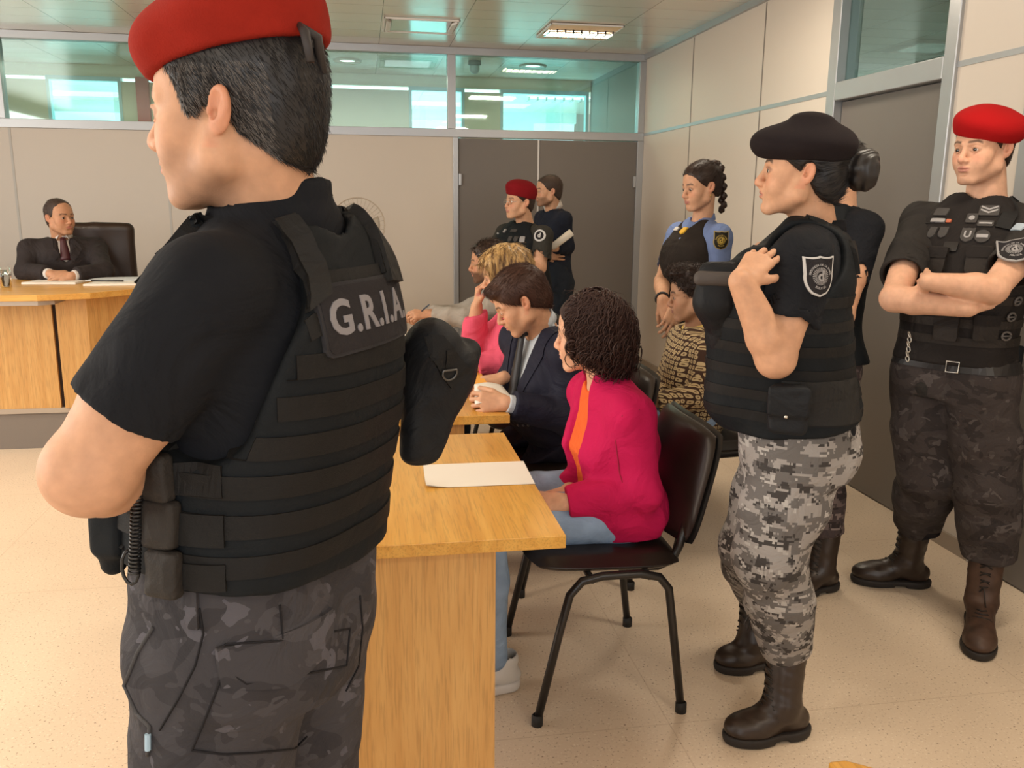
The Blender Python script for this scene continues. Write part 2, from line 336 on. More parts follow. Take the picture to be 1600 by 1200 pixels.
louvre_light(1.395, 1.955, 6.56, 7.13, True, 'square recessed ceiling light with warm side panels and mirror louvre')
louvre_light(.19, .74, 6.62, 7.15, False, 'unlit white rectangular ceiling light with glossy panel left of the louvred one')
def downlight(x, y, label, on=True):
    r = empty('recessed_downlight', (x, y, H), label, 'downlight')
    m = MB(); m.lathe([(.07, -.004), (.10, -.012), (.13, -.012), (.135, 0)], x, y, H, 32); m.build('rim', white_m, r, smooth=True)
    m = MB(); m.lathe([(.001, -.004), (.07, -.004)], x, y, H, 32); m.build('lens', lamp_on, r)
downlight(-.10, 8.75, 'round white downlight behind the high glass over the pale wall')
downlight(1.67, 8.66, 'round white downlight behind the high glass over the grey doors')
r = empty('dome_camera', (1.08, 8.5, H), 'small dome security camera on the ceiling behind the high glass', 'camera')
m = MB(); m.lathe([(.001, 0), (.06, 0), (.062, -.035), (.045, -.045), (.001, -.045)], 1.08, 8.5, H, 24); m.build('housing', M('grey_plastic', (.2, .26, .27), .4), r, smooth=True)
m = MB(); m.lathe([(.045, -.045), (.046, -.07), (.038, -.1), (.02, -.115), (.001, -.118)], 1.08, 8.5, H, 24); m.build('lens_dome', M('pale_dome', (.5, .6, .62), .15), r, smooth=True)
def strip_light(x, y, L, label, ay='x', parent=None):
    r = empty('louvre_light', (x, y, H), label, 'ceiling light')
    m = MB(); m.box(x-L/2, x+L/2, y-.09, y+.09, H-.01, H-.001); m.build('tray', lamp_on, r)
    m = MB()
    for i in range(9): xx = x-L/2+L*i/8; m.box(xx-.012, xx+.012, y-.09, y+.09, H-.05, H-.008)
    m.build('louvre', mirror, r)
strip_light(2.55, 11.2, .9, 'louvred strip light seen far through the right high glass')
strip_light(3.75, 4.55, .62, 'louvred strip light seen through the pane above the grey side door')
# ------------------------------------------------------------------ signed-distance modeller: smooth organic solids polygonised with surface nets
f4 = np.float32
def A(*v): return np.array(v if len(v) > 1 else v[0], dtype=f4)
def unit(v): v = np.asarray(v, dtype=np.float64); return v/(np.linalg.norm(v)+1e-12)
def frame_from(fwd, up=(0, 0, 1)):
    'columns: side(right), forward, up'
    f = unit(fwd); s = unit(np.cross(f, up)); u = np.cross(s, f); return np.array([s, f, u]).T
def az(deg): a = math.radians(deg); return np.array([math.cos(a), math.sin(a), 0.0])
def headframe(azd, pitch=0, roll=0):
    'azimuth of the facing direction, pitch >0 looks up, roll >0 tilts to own right'
    f = az(azd); s = np.cross(f, (0, 0, 1)); u = np.array([0, 0, 1.0])
    p = R_(pitch); f2 = f*math.cos(p)+u*math.sin(p); u2 = -f*math.sin(p)+u*math.cos(p)
    r = R_(roll); s2 = s*math.cos(r)-u2*math.sin(r); u3 = s*math.sin(r)+u2*math.cos(r)
    return np.array([s2, f2, u3]).T
def fold(p, freq, amp, seed=0, ani=(1, 1, 1)):
    rs = np.random.RandomState(seed); q = p*(freq*np.array(ani, dtype=f4)); o = 0
    for i in range(5):
        k = rs.normal(size=3).astype(f4); k /= np.linalg.norm(k); m = rs.normal(size=3).astype(f4)*.6
        o = o+np.sin(q@k*(1+.35*i)+rs.rand()*6.28+1.4*np.sin(q@m+rs.rand()*6.28))
    return amp*o/3.2
class SDF:
    def __init__(s, res): s.res = res; s.pr = []; s.disp = None; s.dm = 0
    def _a(s, fn, c, R, k, op): s.pr.append((fn, np.asarray(c, dtype=f4), float(R), float(k), op)); return s
    def sph(s, c, r, k=.01, op='u'):
        c = A(c); return s._a(lambda p: np.sqrt(((p-c)**2).sum(1))-f4(r), c, r, k, op)
    def ell(s, c, rad, Rm=None, k=.01, op='u'):
        c = A(c); rad = A(rad); Rm = np.eye(3, dtype=f4) if Rm is None else np.asarray(Rm, dtype=f4)
        def fn(p):
            q = (p-c)@Rm; a = np.sqrt(((q/rad)**2).sum(1)); b = np.sqrt(((q/rad**2)**2).sum(1)); return a*(a-1)/np.maximum(b, 1e-6)
        return s._a(fn, c, rad.max(), k, op)
    def cone(s, a, b, r1, r2, k=.01, op='u'):
        a = A(a); b = A(b); ab = b-a; L = float(ab@ab)+1e-12
        def fn(p):
            pa = p-a; t = np.clip(pa@ab/L, 0, 1); return np.sqrt(((pa-t[:, None]*ab)**2).sum(1))-(r1+(r2-r1)*t)
        return s._a(fn, (a+b)/2, math.sqrt(L)/2+max(r1, r2), k, op)
    def box(s, c, half, Rm=None, rd=.005, k=.005, op='u'):
        c = A(c); half = A(half)-rd; Rm = np.eye(3, dtype=f4) if Rm is None else np.asarray(Rm, dtype=f4)
        def fn(p):
            q = np.abs((p-c)@Rm)-half; return np.sqrt((np.maximum(q, 0)**2).sum(1))+np.minimum(q.max(1), 0)-rd
        return s._a(fn, c, float(np.linalg.norm(half))+rd, k, op)
    def torus(s, c, Rm, R, r, k=.004, op='u', sq=1.0):
        c = A(c); Rm = np.asarray(Rm, dtype=f4)
        def fn(p):
            q = (p-c)@Rm; q0 = np.sqrt(q[:, 0]**2+(q[:, 1]/sq)**2)-R; return np.sqrt(q0**2+q[:, 2]**2)-r
        return s._a(fn, c, (R+r)*max(1, sq), k, op)
    def half(s, pt, n, k=.002, op='s', c=None, R=9):
        'half space on the side of +n'
        pt = A(pt); n = A(unit(n)); return s._a(lambda p: -((p-pt)@n), pt if c is None else c, R, k, op)
    def fnp(s, fn, c, R, k=.01, op='u'): return s._a(fn, c, R, k, op)
    def loft(s, secs, o=0.0, k=.02, op='u', n=2.3, sub=4, cap=.6):
        'secs: list of (centre, side, halfwidth, front depth, back depth); swept superellipse with smooth interpolation'
        S = []; m = len(secs)
        arr = np.array([np.concatenate([c, unit(sd), [w, df, db]]) for c, sd, w, df, db in secs])
        for i in range(m-1):
            p0 = arr[max(i-1, 0)]; p1 = arr[i]; p2 = arr[i+1]; p3 = arr[min(i+2, m-1)]
            for j in range(sub):
                t = j/sub; S.append(.5*((2*p1)+(-p0+p2)*t+(2*p0-5*p1+4*p2-p3)*t*t+(-p0+3*p1-3*p2+p3)*t**3))
        S.append(arr[-1]); S = np.array(S); Cn = S[:, :3]; T = np.gradient(Cn, axis=0); T /= np.linalg.norm(T, axis=1)[:, None]
        Sd = S[:, 3:6]-(S[:, 3:6]*T).sum(1)[:, None]*T; Sd /= np.linalg.norm(Sd, axis=1)[:, None]; Fd = np.cross(T, Sd)
        Cn, Sd, Fd, sz = [x.astype(f4) for x in (Cn, Sd, Fd, S[:, 6:9]+o)]
        seg = Cn[1:]-Cn[:-1]; L2 = (seg**2).sum(1); Ll = np.sqrt(L2); segT = seg.T.copy(); Cs = (Cn[:-1]*seg).sum(1); CnT = Cn[:-1].T.copy(); C2 = (Cn[:-1]**2).sum(1)
        def fn(p):
            D0 = p@segT-Cs[None, :]; T_ = np.clip(D0/L2, 0, 1)
            d2 = (p*p).sum(1)[:, None]-2*p@CnT+C2-2*T_*D0+T_*T_*L2
            bi = d2.argmin(1); ar = np.arange(len(p)); t = T_[ar, bi]; U = (bi+t).astype(f4); tr_ = D0[ar, bi]/L2[bi]
            E = np.where((bi == 0) & (tr_ < 0), -tr_*Ll[0], np.where((bi == len(seg)-1) & (tr_ > 1), (tr_-1)*Ll[-1], 0)).astype(f4)
            i0 = np.minimum(U.astype(np.int32), len(seg)-1); fr = (U-i0)[:, None]
            c = Cn[i0]*(1-fr)+Cn[i0+1]*fr; sd = Sd[i0]*(1-fr)+Sd[i0+1]*fr; fd = Fd[i0]*(1-fr)+Fd[i0+1]*fr; z = sz[i0]*(1-fr)+sz[i0+1]*fr
            q = p-c; x = (q*sd).sum(1); y = (q*fd).sum(1); dp = np.where(y > 0, z[:, 1], z[:, 2])
            mm = (np.abs(x/z[:, 0])**n+np.abs(y/dp)**n)**(1/n); r = np.sqrt(x*x+y*y); d = r*(1-1/np.maximum(mm, .02)); d = np.where(mm < .02, -np.minimum(z[:, 0], dp), d)
            return np.where(E > 0, np.sqrt(np.maximum(d, 0)**2+E**2*1.0)+np.minimum(d*0, 0), d) if cap else np.maximum(d, E*9)
        cc = (Cn.min(0)+Cn.max(0))/2; R = float(np.sqrt(((Cn-cc)**2).sum(1)).max()+sz.max()*1.05)
        return s._a(fn, cc, R, k, op)
    def merge(s, other, k=.01, op='u', c=None, R=None):
        cs = np.array([q[1] for q in other.pr if q[4] == 'u']); rs = np.array([q[2] for q in other.pr if q[4] == 'u'])
        lo = (cs-rs[:, None]).min(0); hi = (cs+rs[:, None]).max(0)
        return s._a(other.ev, (lo+hi)/2, float(np.linalg.norm(hi-lo))/2, k, op)
    def ev(s, p, act=None):
        d = np.full(len(p), .5, dtype=f4)
        for fn, c, R, k, op in (s.pr if act is None else act):
            v = fn(p)
            if op == 'u':
                if k > 1e-5: h = np.maximum(k-np.abs(d-v), 0)/k; d = np.minimum(d, v)-h*h*k*.25
                else: d = np.minimum(d, v)
            elif op == 's':
                v = -v; h = np.maximum(k-np.abs(d-v), 0)/max(k, 1e-6); d = np.maximum(d, v)+h*h*k*.25
            elif op == 'i':
                h = np.maximum(k-np.abs(d-v), 0)/max(k, 1e-6); d = np.maximum(d, v)+h*h*k*.25
        if s.disp is not None: d = d+s.disp(p)
        return d.astype(f4)
    def poly(s, Bk=14):
        res = s.res; us = [q for q in s.pr if q[4] == 'u']
        lo = np.min([c-R-k for _, c, R, k, _ in us], axis=0)-2*res-s.dm; hi = np.max([c+R+k for _, c, R, k, _ in us], axis=0)+2*res+s.dm
        nb = np.ceil((hi-lo)/(res*Bk)).astype(int); hb = res*Bk*math.sqrt(3)/2
        g = np.stack(np.meshgrid(*[np.arange(n) for n in nb], indexing='ij'), -1).reshape(-1, 3)
        cent = (lo+(g+.5)*res*Bk).astype(f4); near = np.zeros(len(g), bool)
        for _, c, R, k, _ in us: near |= (np.sqrt(((cent-c)**2).sum(1))-R) < hb+k+res+s.dm
        g = g[near]; cent = cent[near]; d = np.abs(s.ev(cent)); keep = d < hb*1.7+s.dm+.004; g = g[keep]; cent = cent[keep]
        n = Bk+1; loc = np.stack(np.meshgrid(*[np.arange(n)]*3, indexing='ij'), -1).reshape(-1, 3)
        NN = (nb*Bk+4).astype(np.int64); key = lambda ijk: (ijk[..., 0]*NN[1]+ijk[..., 1])*NN[2]+ijk[..., 2]
        VK = []; VV = []; EQ = [[], [], []]
        for bi in range(len(g)):
            act = [q for q in s.pr if (np.sqrt(((cent[bi]-q[1])**2).sum())-q[2]) < hb+q[3]*2+res+s.dm+.012]
            if not any(q[4] == 'u' for q in act): continue
            base = g[bi]*Bk; pts = (lo+(base+loc)*res).astype(f4); v = s.ev(pts, act).reshape(n, n, n)
            if v.min() > 0 or v.max() < 0: continue
            sg = v < 0; cnt = np.zeros((Bk,)*3, np.int8)
            for a in (0, 1):
                for b_ in (0, 1):
                    for c_ in (0, 1): cnt += sg[a:a+Bk, b_:b_+Bk, c_:c_+Bk]
            mix = (cnt > 0) & (cnt < 8); ijk = np.argwhere(mix)
            if len(ijk) == 0: continue
            acc = np.zeros((len(ijk), 3)); w = np.zeros(len(ijk)); i, j, k_ = ijk.T
            for ax in range(3):
                o1, o2 = [x for x in range(3) if x != ax]
                for a in (0, 1):
                    for b_ in (0, 1):
                        off = [0, 0, 0]; off[o1] = a; off[o2] = b_; v0 = v[i+off[0], j+off[1], k_+off[2]]; off2 = list(off); off2[ax] = 1; v1 = v[i+off2[0], j+off2[1], k_+off2[2]]
                        m = (v0 < 0) != (v1 < 0); t = np.where(m, v0/np.where(m, v0-v1, 1), 0)
                        pp = np.zeros((len(ijk), 3)); pp[:, o1] = a; pp[:, o2] = b_; pp[:, ax] = t; acc += pp*m[:, None]; w += m
            VV.append(lo+(base+ijk+acc/w[:, None])*res); VK.append(key(base+ijk))
            for ax in range(3):
                sl0 = [slice(0, Bk)]*3; sl1 = list(sl0); sl1[ax] = slice(1, Bk+1); a0 = sg[tuple(sl0)]; a1 = sg[tuple(sl1)]
                e = np.argwhere(a0 != a1)
                if len(e): EQ[ax].append(np.concatenate([base+e, a0[e[:, 0], e[:, 1], e[:, 2]][:, None]], 1))
        if not VK: return np.zeros((0, 3)), np.zeros((0, 4), int)
        VK = np.concatenate(VK); VV = np.concatenate(VV); o = np.argsort(VK); VK = VK[o]; VV = VV[o]; F = []
        for ax in range(3):
            if not EQ[ax]: continue
            e = np.concatenate(EQ[ax]); c = e[:, :3]; sgn = e[:, 3].astype(bool); o1, o2 = [(1, 2), (2, 0), (0, 1)][ax]
            q = []
            for a, b_ in ((1, 1), (0, 1), (0, 0), (1, 0)):
                cc = c.copy(); cc[:, o1] -= a; cc[:, o2] -= b_; q.append(key(cc))
            q = np.stack(q, 1); q[~sgn] = q[~sgn][:, ::-1]
            ix = np.searchsorted(VK, q); ix = np.minimum(ix, len(VK)-1); ok = (VK[ix] == q).all(1); F.append(ix[ok])
        F = np.concatenate(F)
        used = np.zeros(len(VV), bool); used[F.ravel()] = True; rm = np.cumsum(used)-1
        return VV[used], rm[F]
def relax(V, F, it=1, lam=.5):
    n = len(V)
    for _ in range(it):
        acc = np.zeros((n, 3)); w = np.zeros(n)
        for a, b in ((0, 1), (1, 2), (2, 3), (3, 0)):
            for x, y in ((a, b), (b, a)):
                for c in range(3): acc[:, c] += np.bincount(F[:, x], V[F[:, y], c], n)
                w += np.bincount(F[:, x], minlength=n)
        V = V*(1-lam)+lam*acc/np.maximum(w, 1)[:, None]
    return V
def vnormals(V, F):
    nr = np.cross(V[F[:, 2]]-V[F[:, 0]], V[F[:, 3]]-V[F[:, 1]]); o = np.zeros_like(V)
    for k_ in range(4):
        for c in range(3): o[:, c] += np.bincount(F[:, k_], nr[:, c], len(V))
    return o/(np.linalg.norm(o, axis=1)[:, None]+1e-12)
def sdf_obj(name, S, mat, parent, colfn=None, rl=2):
    V, F = S.poly(); 
    if rl: V = relax(V, F, rl, .4)
    col = colfn(V) if colfn else None
    o = mesh_np(name, V, F, mat, parent, col=col); o_data = (V, F); SDFM[o.name] = o_data
    return o
SDFM = {}
def bvh_of(*objs):
    VV = []; FF = []; b = 0
    for o in objs:
        V, F = SDFM[o.name]; VV.append(V); FF.append(F+b); b += len(V)
    return BVHTree.FromPolygons([tuple(v) for v in np.concatenate(VV)], [tuple(int(i) for i in f) for f in np.concatenate(FF)])
def cast(bv, o, d):
    h = bv.ray_cast(Vector([float(a) for a in o]), Vector([float(a) for a in unit(d)])); return (None, None) if h[0] is None else (np.array(h[0]), np.array(h[1]))
def surf_at(bv, px, py):
    'point and outward normal of the surface met by the photo ray through px,py'
    d = CF*FPX+CR*(px-800)-CU*(py-600); return cast(bv, CAMP, d)
def ribbon(mb, rows, nrm, th):
    'rows: two lists of points (edge A, edge B) lying on a surface, nrm: outward normals; makes a thick band'
    n = len(rows[0]); V = []; 
    for i in range(n):
        a, b, m = np.array(rows[0][i]), np.array(rows[1][i]), np.array(nrm[i]); V += [tuple(a-m*.002), tuple(a+m*th), tuple(b+m*th), tuple(b-m*.002)]
    F = []
    for i in range(n-1):
        for k_ in range(4): F.append((i*4+k_, i*4+(k_+1) % 4, (i+1)*4+(k_+1) % 4, (i+1)*4+k_))
    F += [(3, 2, 1, 0), ((n-1)*4, (n-1)*4+1, (n-1)*4+2, (n-1)*4+3)]; mb.add(V, F)
def band(mb, bv, center, a0, a1, z0, z1, th=.003, n=28, R=.6, tilt=None):
    'webbing band laid round a body: angles in degrees (world azimuth), heights z0..z1 ; tilt(angle)->dz'
    ra, rb, nm = [], [], []
    def flush():
        if len(ra) > 3: ribbon(mb, (list(ra), list(rb)), [unit(sum(nm[max(0, i-2):i+3])) for i in range(len(nm))], th)
        ra.clear(); rb.clear(); nm.clear()
    for i in range(n+1):
        an = a0+(a1-a0)*i/n; d = az(an); dz = tilt(an) if tilt else 0
        pa, na = cast(bv, np.array([center[0], center[1], z0+dz])+d*R, -d); pb, nb_ = cast(bv, np.array([center[0], center[1], z1+dz])+d*R, -d)
        if pa is None or pb is None or (pa[:2]-center)@d[:2] < .09 or (pb[:2]-center)@d[:2] < .09 or na@d < .1 or (ra and np.linalg.norm(pa-ra[-1]) > .05): flush(); continue
        ra.append(pa); rb.append(pb); nm.append(unit(na+nb_))
    flush()
def path_band(mb, bv, pts, width, th=.003, n=12, out=None):
    'webbing band along a polyline pulled onto the surface'
    pts = [np.array(p, float) for p in pts]; Q = []
    for i in range(len(pts)-1):
        for j in range(n): Q.append(pts[i]+(pts[i+1]-pts[i])*j/n)
    Q.append(pts[-1]); ra, rb, nm = [], [], []
    for i, q in enumerate(Q):
        h = bv.find_nearest(Vector(q)); p = np.array(h[0]); m = np.array(h[1]); t = unit(Q[min(i+1, len(Q)-1)]-Q[max(i-1, 0)]); s = unit(np.cross(t, m))
        a = np.array(bv.find_nearest(Vector(p+s*width/2))[0]); b = np.array(bv.find_nearest(Vector(p-s*width/2))[0]); ra.append(a); rb.append(b); nm.append(m)
    nm = [unit(sum(nm[max(0, i-2):i+3])) for i in range(len(nm))]; ribbon(mb, (ra, rb), nm, th)
def refine(V2, F2, times=2):
    V = [tuple(v) for v in V2]; T = []
    for f in F2:
        for i in range(1, len(f)-1): T.append((f[0], f[i], f[i+1]))
    for _ in range(times):
        mid = {}; T2 = []
        def md(a, b):
            k_ = (min(a, b), max(a, b))
            if k_ not in mid: V.append(((V[a][0]+V[b][0])/2, (V[a][1]+V[b][1])/2)); mid[k_] = len(V)-1
            return mid[k_]
        for a, b, c in T: ab, bc, ca = md(a, b), md(b, c), md(c, a); T2 += [(a, ab, ca), (ab, b, bc), (ca, bc, c), (ab, bc, ca)]
        T = T2
    return V, T
def place_flat(bv, c, nrm, up, fig, off=.002, th=.0015, size=None, frame=None):
    'lay a flat figure (verts 2-D, faces) on a surface round point c; the surface is smoothed by a quadratic fit'
    nrm = unit(nrm); r = unit(np.cross(up, nrm)); u = np.cross(nrm, r); V2, F2 = fig; V2 = np.array(V2, float)
    if frame is None:
        w = size if size else max(.01, np.abs(V2).max()); G = []; Hh = []
        for x in np.linspace(-w, w, 7):
            for y in np.linspace(-w*.6, w*.6, 5):
                q = c+r*x+u*y; h, m = cast(bv, q+nrm*.08, -nrm)
                if h is not None and abs((h-q)@nrm) < .045: G.append([1, x, y, x*x, x*y, y*y]); Hh.append((h-q)@nrm)
        frame = np.linalg.lstsq(np.array(G), np.array(Hh), rcond=None)[0] if len(G) > 20 else np.zeros(6)
    x, y = V2[:, 0], V2[:, 1]; hh = np.clip(np.stack([np.ones_like(x), x, y, x*x, x*y, y*y], 1)@frame, -.03, .012)
    V = c+r*x[:, None]+u*y[:, None]+nrm*hh[:, None]; n = len(V); top = [tuple(v) for v in V+nrm*(off+th)]; bot = [tuple(v) for v in V+nrm*(off-.004)]
    ed = set(); 
    for f in F2:
        for i in range(len(f)): ed.add((f[i], f[(i+1) % len(f)]))
    side = [(a, b) for (a, b) in ed if (b, a) not in ed]; place_flat.last = frame
    return top+bot, [tuple(f) for f in F2]+[(b, a, a+n, b+n) for a, b in side]
def grid2(w, h, nx=10, ny=6, shape=None):
    V = []; F = []
    for j in range(ny+1):
        for i in range(nx+1):
            u, v = i/nx*2-1, j/ny*2-1; x, y = u*w/2, v*h/2
            if shape: x, y = shape(u, v, w, h)
            V.append((x, y))
    for j in range(ny):
        for i in range(nx): a = j*(nx+1)+i; F.append((a, a+1, a+nx+2, a+nx+1))
    return V, F
def rrect(u, v, w, h):
    # rounded rectangle mapping
    k_ = .0; x, y = u*w/2, v*h/2; r = min(w, h)*.12; ax, ay = abs(x)-(w/2-r), abs(y)-(h/2-r)
    if ax > 0 and ay > 0:
        l = math.hypot(ax, ay)
        if l > r: ax, ay = ax*r/l, ay*r/l; x = math.copysign(w/2-r+ax, x); y = math.copysign(h/2-r+ay, y)
    return x, y
def shield(u, v, w, h):
    yy = v*h/2; k_ = 1.0 if v > -.1 else math.sqrt(max(0, 1-((v+.1)/.9)**2))*.97+.03
    if v > .75: yy -= .06*h*(abs(u)**1)*(1-abs(u))*4*(v-.75)*4*.5
    return u*w/2*k_*(1-.04*(v > 0)), yy
def disc(u, v, w, h):
    # square to disc mapping
    return u*math.sqrt(1-v*v/2)*w/2, v*math.sqrt(1-u*u/2)*h/2
def text2(body, size, bold=0, space=1.0):
    cu = bpy.data.curves.new('lettering', 'FONT'); cu.body = body; cu.size = size; cu.align_x = 'CENTER'; cu.align_y = 'CENTER'; cu.offset = bold; cu.resolution_u = 3; cu.space_character = space
    o = bpy.data.objects.new('lettering', cu); COL.objects.link(o); dg = bpy.context.evaluated_depsgraph_get(); me = bpy.data.meshes.new_from_object(o.evaluated_get(dg))
    V = [(v.co.x, v.co.y) for v in me.vertices]; F = [tuple(p.vertices) for p in me.polygons]; bpy.data.objects.remove(o); bpy.data.meshes.remove(me); bpy.data.curves.remove(cu); return refine(V, F, 1)
def strands(roots, nrm, flow, L, rad, segs=4, lift=.35, curl=0, curlr=.004, droop=0, seed=1, clump=0, stick=0, ncap=3, bv=None, jit=.25):
    'thin tapering hairs as triangles tubes. roots Nx3, nrm Nx3, flow Nx3 (unit tangents), L array'
    rs = np.random.RandomState(seed); n = len(roots); L = np.asarray(L)*np.ones(n); pos = roots.copy(); d = flow*(1-lift)+nrm*lift+rs.normal(size=(n, 3))*jit*.3; d /= np.linalg.norm(d, axis=1)[:, None]
    pts = [pos.copy()]
    ph = rs.rand(n)*6.28; ax1 = np.cross(d, nrm); ax1 /= np.linalg.norm(ax1, axis=1)[:, None]+1e-9; ax2 = np.cross(d, ax1)
    for i in range(segs):
        d = d+np.array([0, 0, -droop])+rs.normal(size=(n, 3))*jit*.12; d /= np.linalg.norm(d, axis=1)[:, None]
        pos = pos+d*(L/segs)[:, None]
        if curl: a = ph+curl*(i+1)/segs*6.28; c = pos+(ax1*np.cos(a)[:, None]+ax2*np.sin(a)[:, None])*curlr
        else: c = pos
        pts.append(c.copy())
    pts = np.array(pts)   # segs+1,n,3
    V = []; F = []; m = segs+1
    for i in range(m):
        t = pts[min(i+1, m-1)]-pts[max(i-1, 0)]; t /= np.linalg.norm(t, axis=1)[:, None]+1e-9; x = np.cross(t, nrm+.01); x /= np.linalg.norm(x, axis=1)[:, None]+1e-9; y = np.cross(t, x)
        r = rad*(1-.85*(i/(m-1))**2)
        for k_ in range(3): a = 2.094*k_; V.append(pts[i]+(x*math.cos(a)+y*math.sin(a))*r)
    V = np.stack(V, 1).reshape(-1, 3)  # per strand block of 3*m
    b0 = (np.arange(n)*3*m)[:, None]; q = []
    for i in range(m-1):
        for k_ in range(3): q.append([i*3+k_, i*3+(k_+1) % 3, (i+1)*3+(k_+1) % 3, (i+1)*3+k_])
    F = (b0[:, :, None]+np.array(q)[None]).reshape(-1, 4); return V, F
# ------------------------------------------------------------------ people
SKIN = {'fair': (.66, .38, .25), 'warm': (.60, .335, .205), 'tan': (.50, .26, .15), 'brown': (.36, .18, .105), 'olive': (.43, .235, .14)}
skin_m = vcol('skin', .56, .25, 420, .0008, sss=.10, spec=.32, mott=.09)
eye_m = vcol('eye', .12, 0, spec=.6, mott=0)
HB = dict(w=1.0, d=1.0, jaw=1.0, chin=1.0, nose=1.0, lip=1.0, fat=0.0, brow=1.0)
def head_sdf(S, hc, Rm, s=1.0, f=None, neck=None, neckr=(.055, .062)):
    'adds a sculpted head to S. hc: centre between the ears'
    h = dict(HB); h.update(f or {}); wj = h['w']; L = lambda x, y, z: np.asarray(hc)+Rm@(np.array([x*wj, y*h['d'], z])*s)
    e = lambda c, r, k=.012, op='u': S.ell(L(*c), np.array(r)*s*np.array([wj, 1, 1]), Rm, k*s, op)
    c = lambda a, b, r1, r2, k=.012, op='u': S.cone(L(*a), L(*b), r1*s, r2*s, k*s, op)
    if neck is not None:
        for nb, r1, r2 in neck: S.cone(L(0, -.022, -.035), nb, r1, r2, .02)
    e((0, -.014, .045), (.0765, .098, .084)); e((0, .042, .035), (.062, .045, .058), .03)
    e((0, .042, -.018), (.060+h['fat'], .042, .062), .03)
    for sx in (-1, 1):
        e((sx*.043, .055, -.018), (.022, .024, .018), .022)
        e((sx*.036, .062, -.045), (.022+h['fat'], .022, .026), .025)
        c((sx*(.055*h['jaw']+h['fat']), .008, -.052), (sx*.020, .070, -.094*h['chin']), .020, .015, .022)
        c((sx*.060, .0, -.02), (sx*(.054*h['jaw']+h['fat']), .006, -.055), .016, .019, .02)
    e((0, .03, -.070), (.046*h['jaw']+h['fat'], .046, .030), .025)
    e((0, .078, -.092*h['chin']), (.021, .015, .015), .016)
    e((0, .076, -.056), (.030, .020, .026), .02)
    # brow ridge, orbits
    for sx in (-1, 1): c((sx*.012, .0905, .022), (sx*.050, .072, .022), .006*h['brow'], .005, .016)
    for sx in (-1, 1): e((sx*.033, .0975, .004), (.019, .013, .0125), .014, 's')
    for sx in (-1, 1):
        e((sx*.0325, .0735, .004), (.0150, .0150, .0135), .004)           # lids
        c((sx*.018, .0865, .004), (sx*.0325, .0905, .0105), .0030, .0032, .004); c((sx*.0325, .0905, .0105), (sx*.047, .080, .005), .0032, .0025, .004)
        c((sx*.019, .0860, .001), (sx*.0325, .0885, -.0045), .0024, .0026, .004); c((sx*.0325, .0885, -.0045), (sx*.046, .080, .002), .0026, .0022, .004)
        e((sx*.0325, .0915, .0030), (.0125, .0060, .0052), .003, 's')
    # nose
    n = h['nose']; c((0, .0875, .014), (0, .1055*1.0+.006*(n-1), -.020), .0065, .0095, .012); e((0, .1065+.008*(n-1), -.0285), (.0115, .0115, .0100), .008)
    for sx in (-1, 1): e((sx*.0125, .0965, -.0315), (.0078, .0105, .0078), .006); e((sx*.0062, .1030, -.0395), (.0036, .0060, .0040), .003, 's')
    c((0, .099, -.040), (0, .094, -.048), .005, .005, .010)
    # mouth
    l = h['lip']
    e((0, .0945, -.0535), (.0210, .0070, .0048*l), .006); e((0, .0935, -.0630), (.0185, .0075, .0058*l), .006)
    S.ell(L(0, .1010, -.0578), np.array((.0235, .0090, .0013))*s, Rm, .003*s, 's')
    e((0, .0935, -.0745), (.014, .006, .0045), .008, 's')
    # ears
    for sx in (-1, 1):
        t = Rm@np.array([[math.cos(.35*sx), -math.sin(.35*sx), 0], [math.sin(.35*sx), math.cos(.35*sx), 0], [0, 0, 1]])@np.array([[1, 0, 0], [0, math.cos(.18), -math.sin(.18)], [0, math.sin(.18), math.cos(.18)]])
        ce = L(sx*.0800, -.012, .000)
        s0 = s; s = s*.88; S.ell(ce, np.array((.0085, .0175, .0315))*s, t, .006*s); S.cone(L(sx*.073, .0, -.012), L(sx*.076, -.002, -.024), .007*s, .006*s, .008*s)
        S.torus(ce+t@np.array([sx*.0045, -.001, .006])*s, t@np.array([[0, 0, 1], [1, 0, 0], [0, 1, 0.0]]), .0165*s*.82, .0035*s, .002*s, sq=1.45)
        S.ell(ce+t@np.array([sx*.0090, .003, .0060])*s, np.array((.0085, .0098, .0170))*s, t, .003*s, 's')
        S.ell(ce+t@np.array([sx*.0065, .006, -.006])*s, np.array((.0100, .0062, .0080))*s, t, .002*s, 's')
        S.ell(ce+t@np.array([sx*.004, -.006, .002])*s, np.array((.003, .006, .010))*s, t, .003*s)
        S.ell(ce+t@np.array([sx*.004, .0145, -.004])*s, np.array((.004, .0035, .006))*s, t, .003*s); s = s0
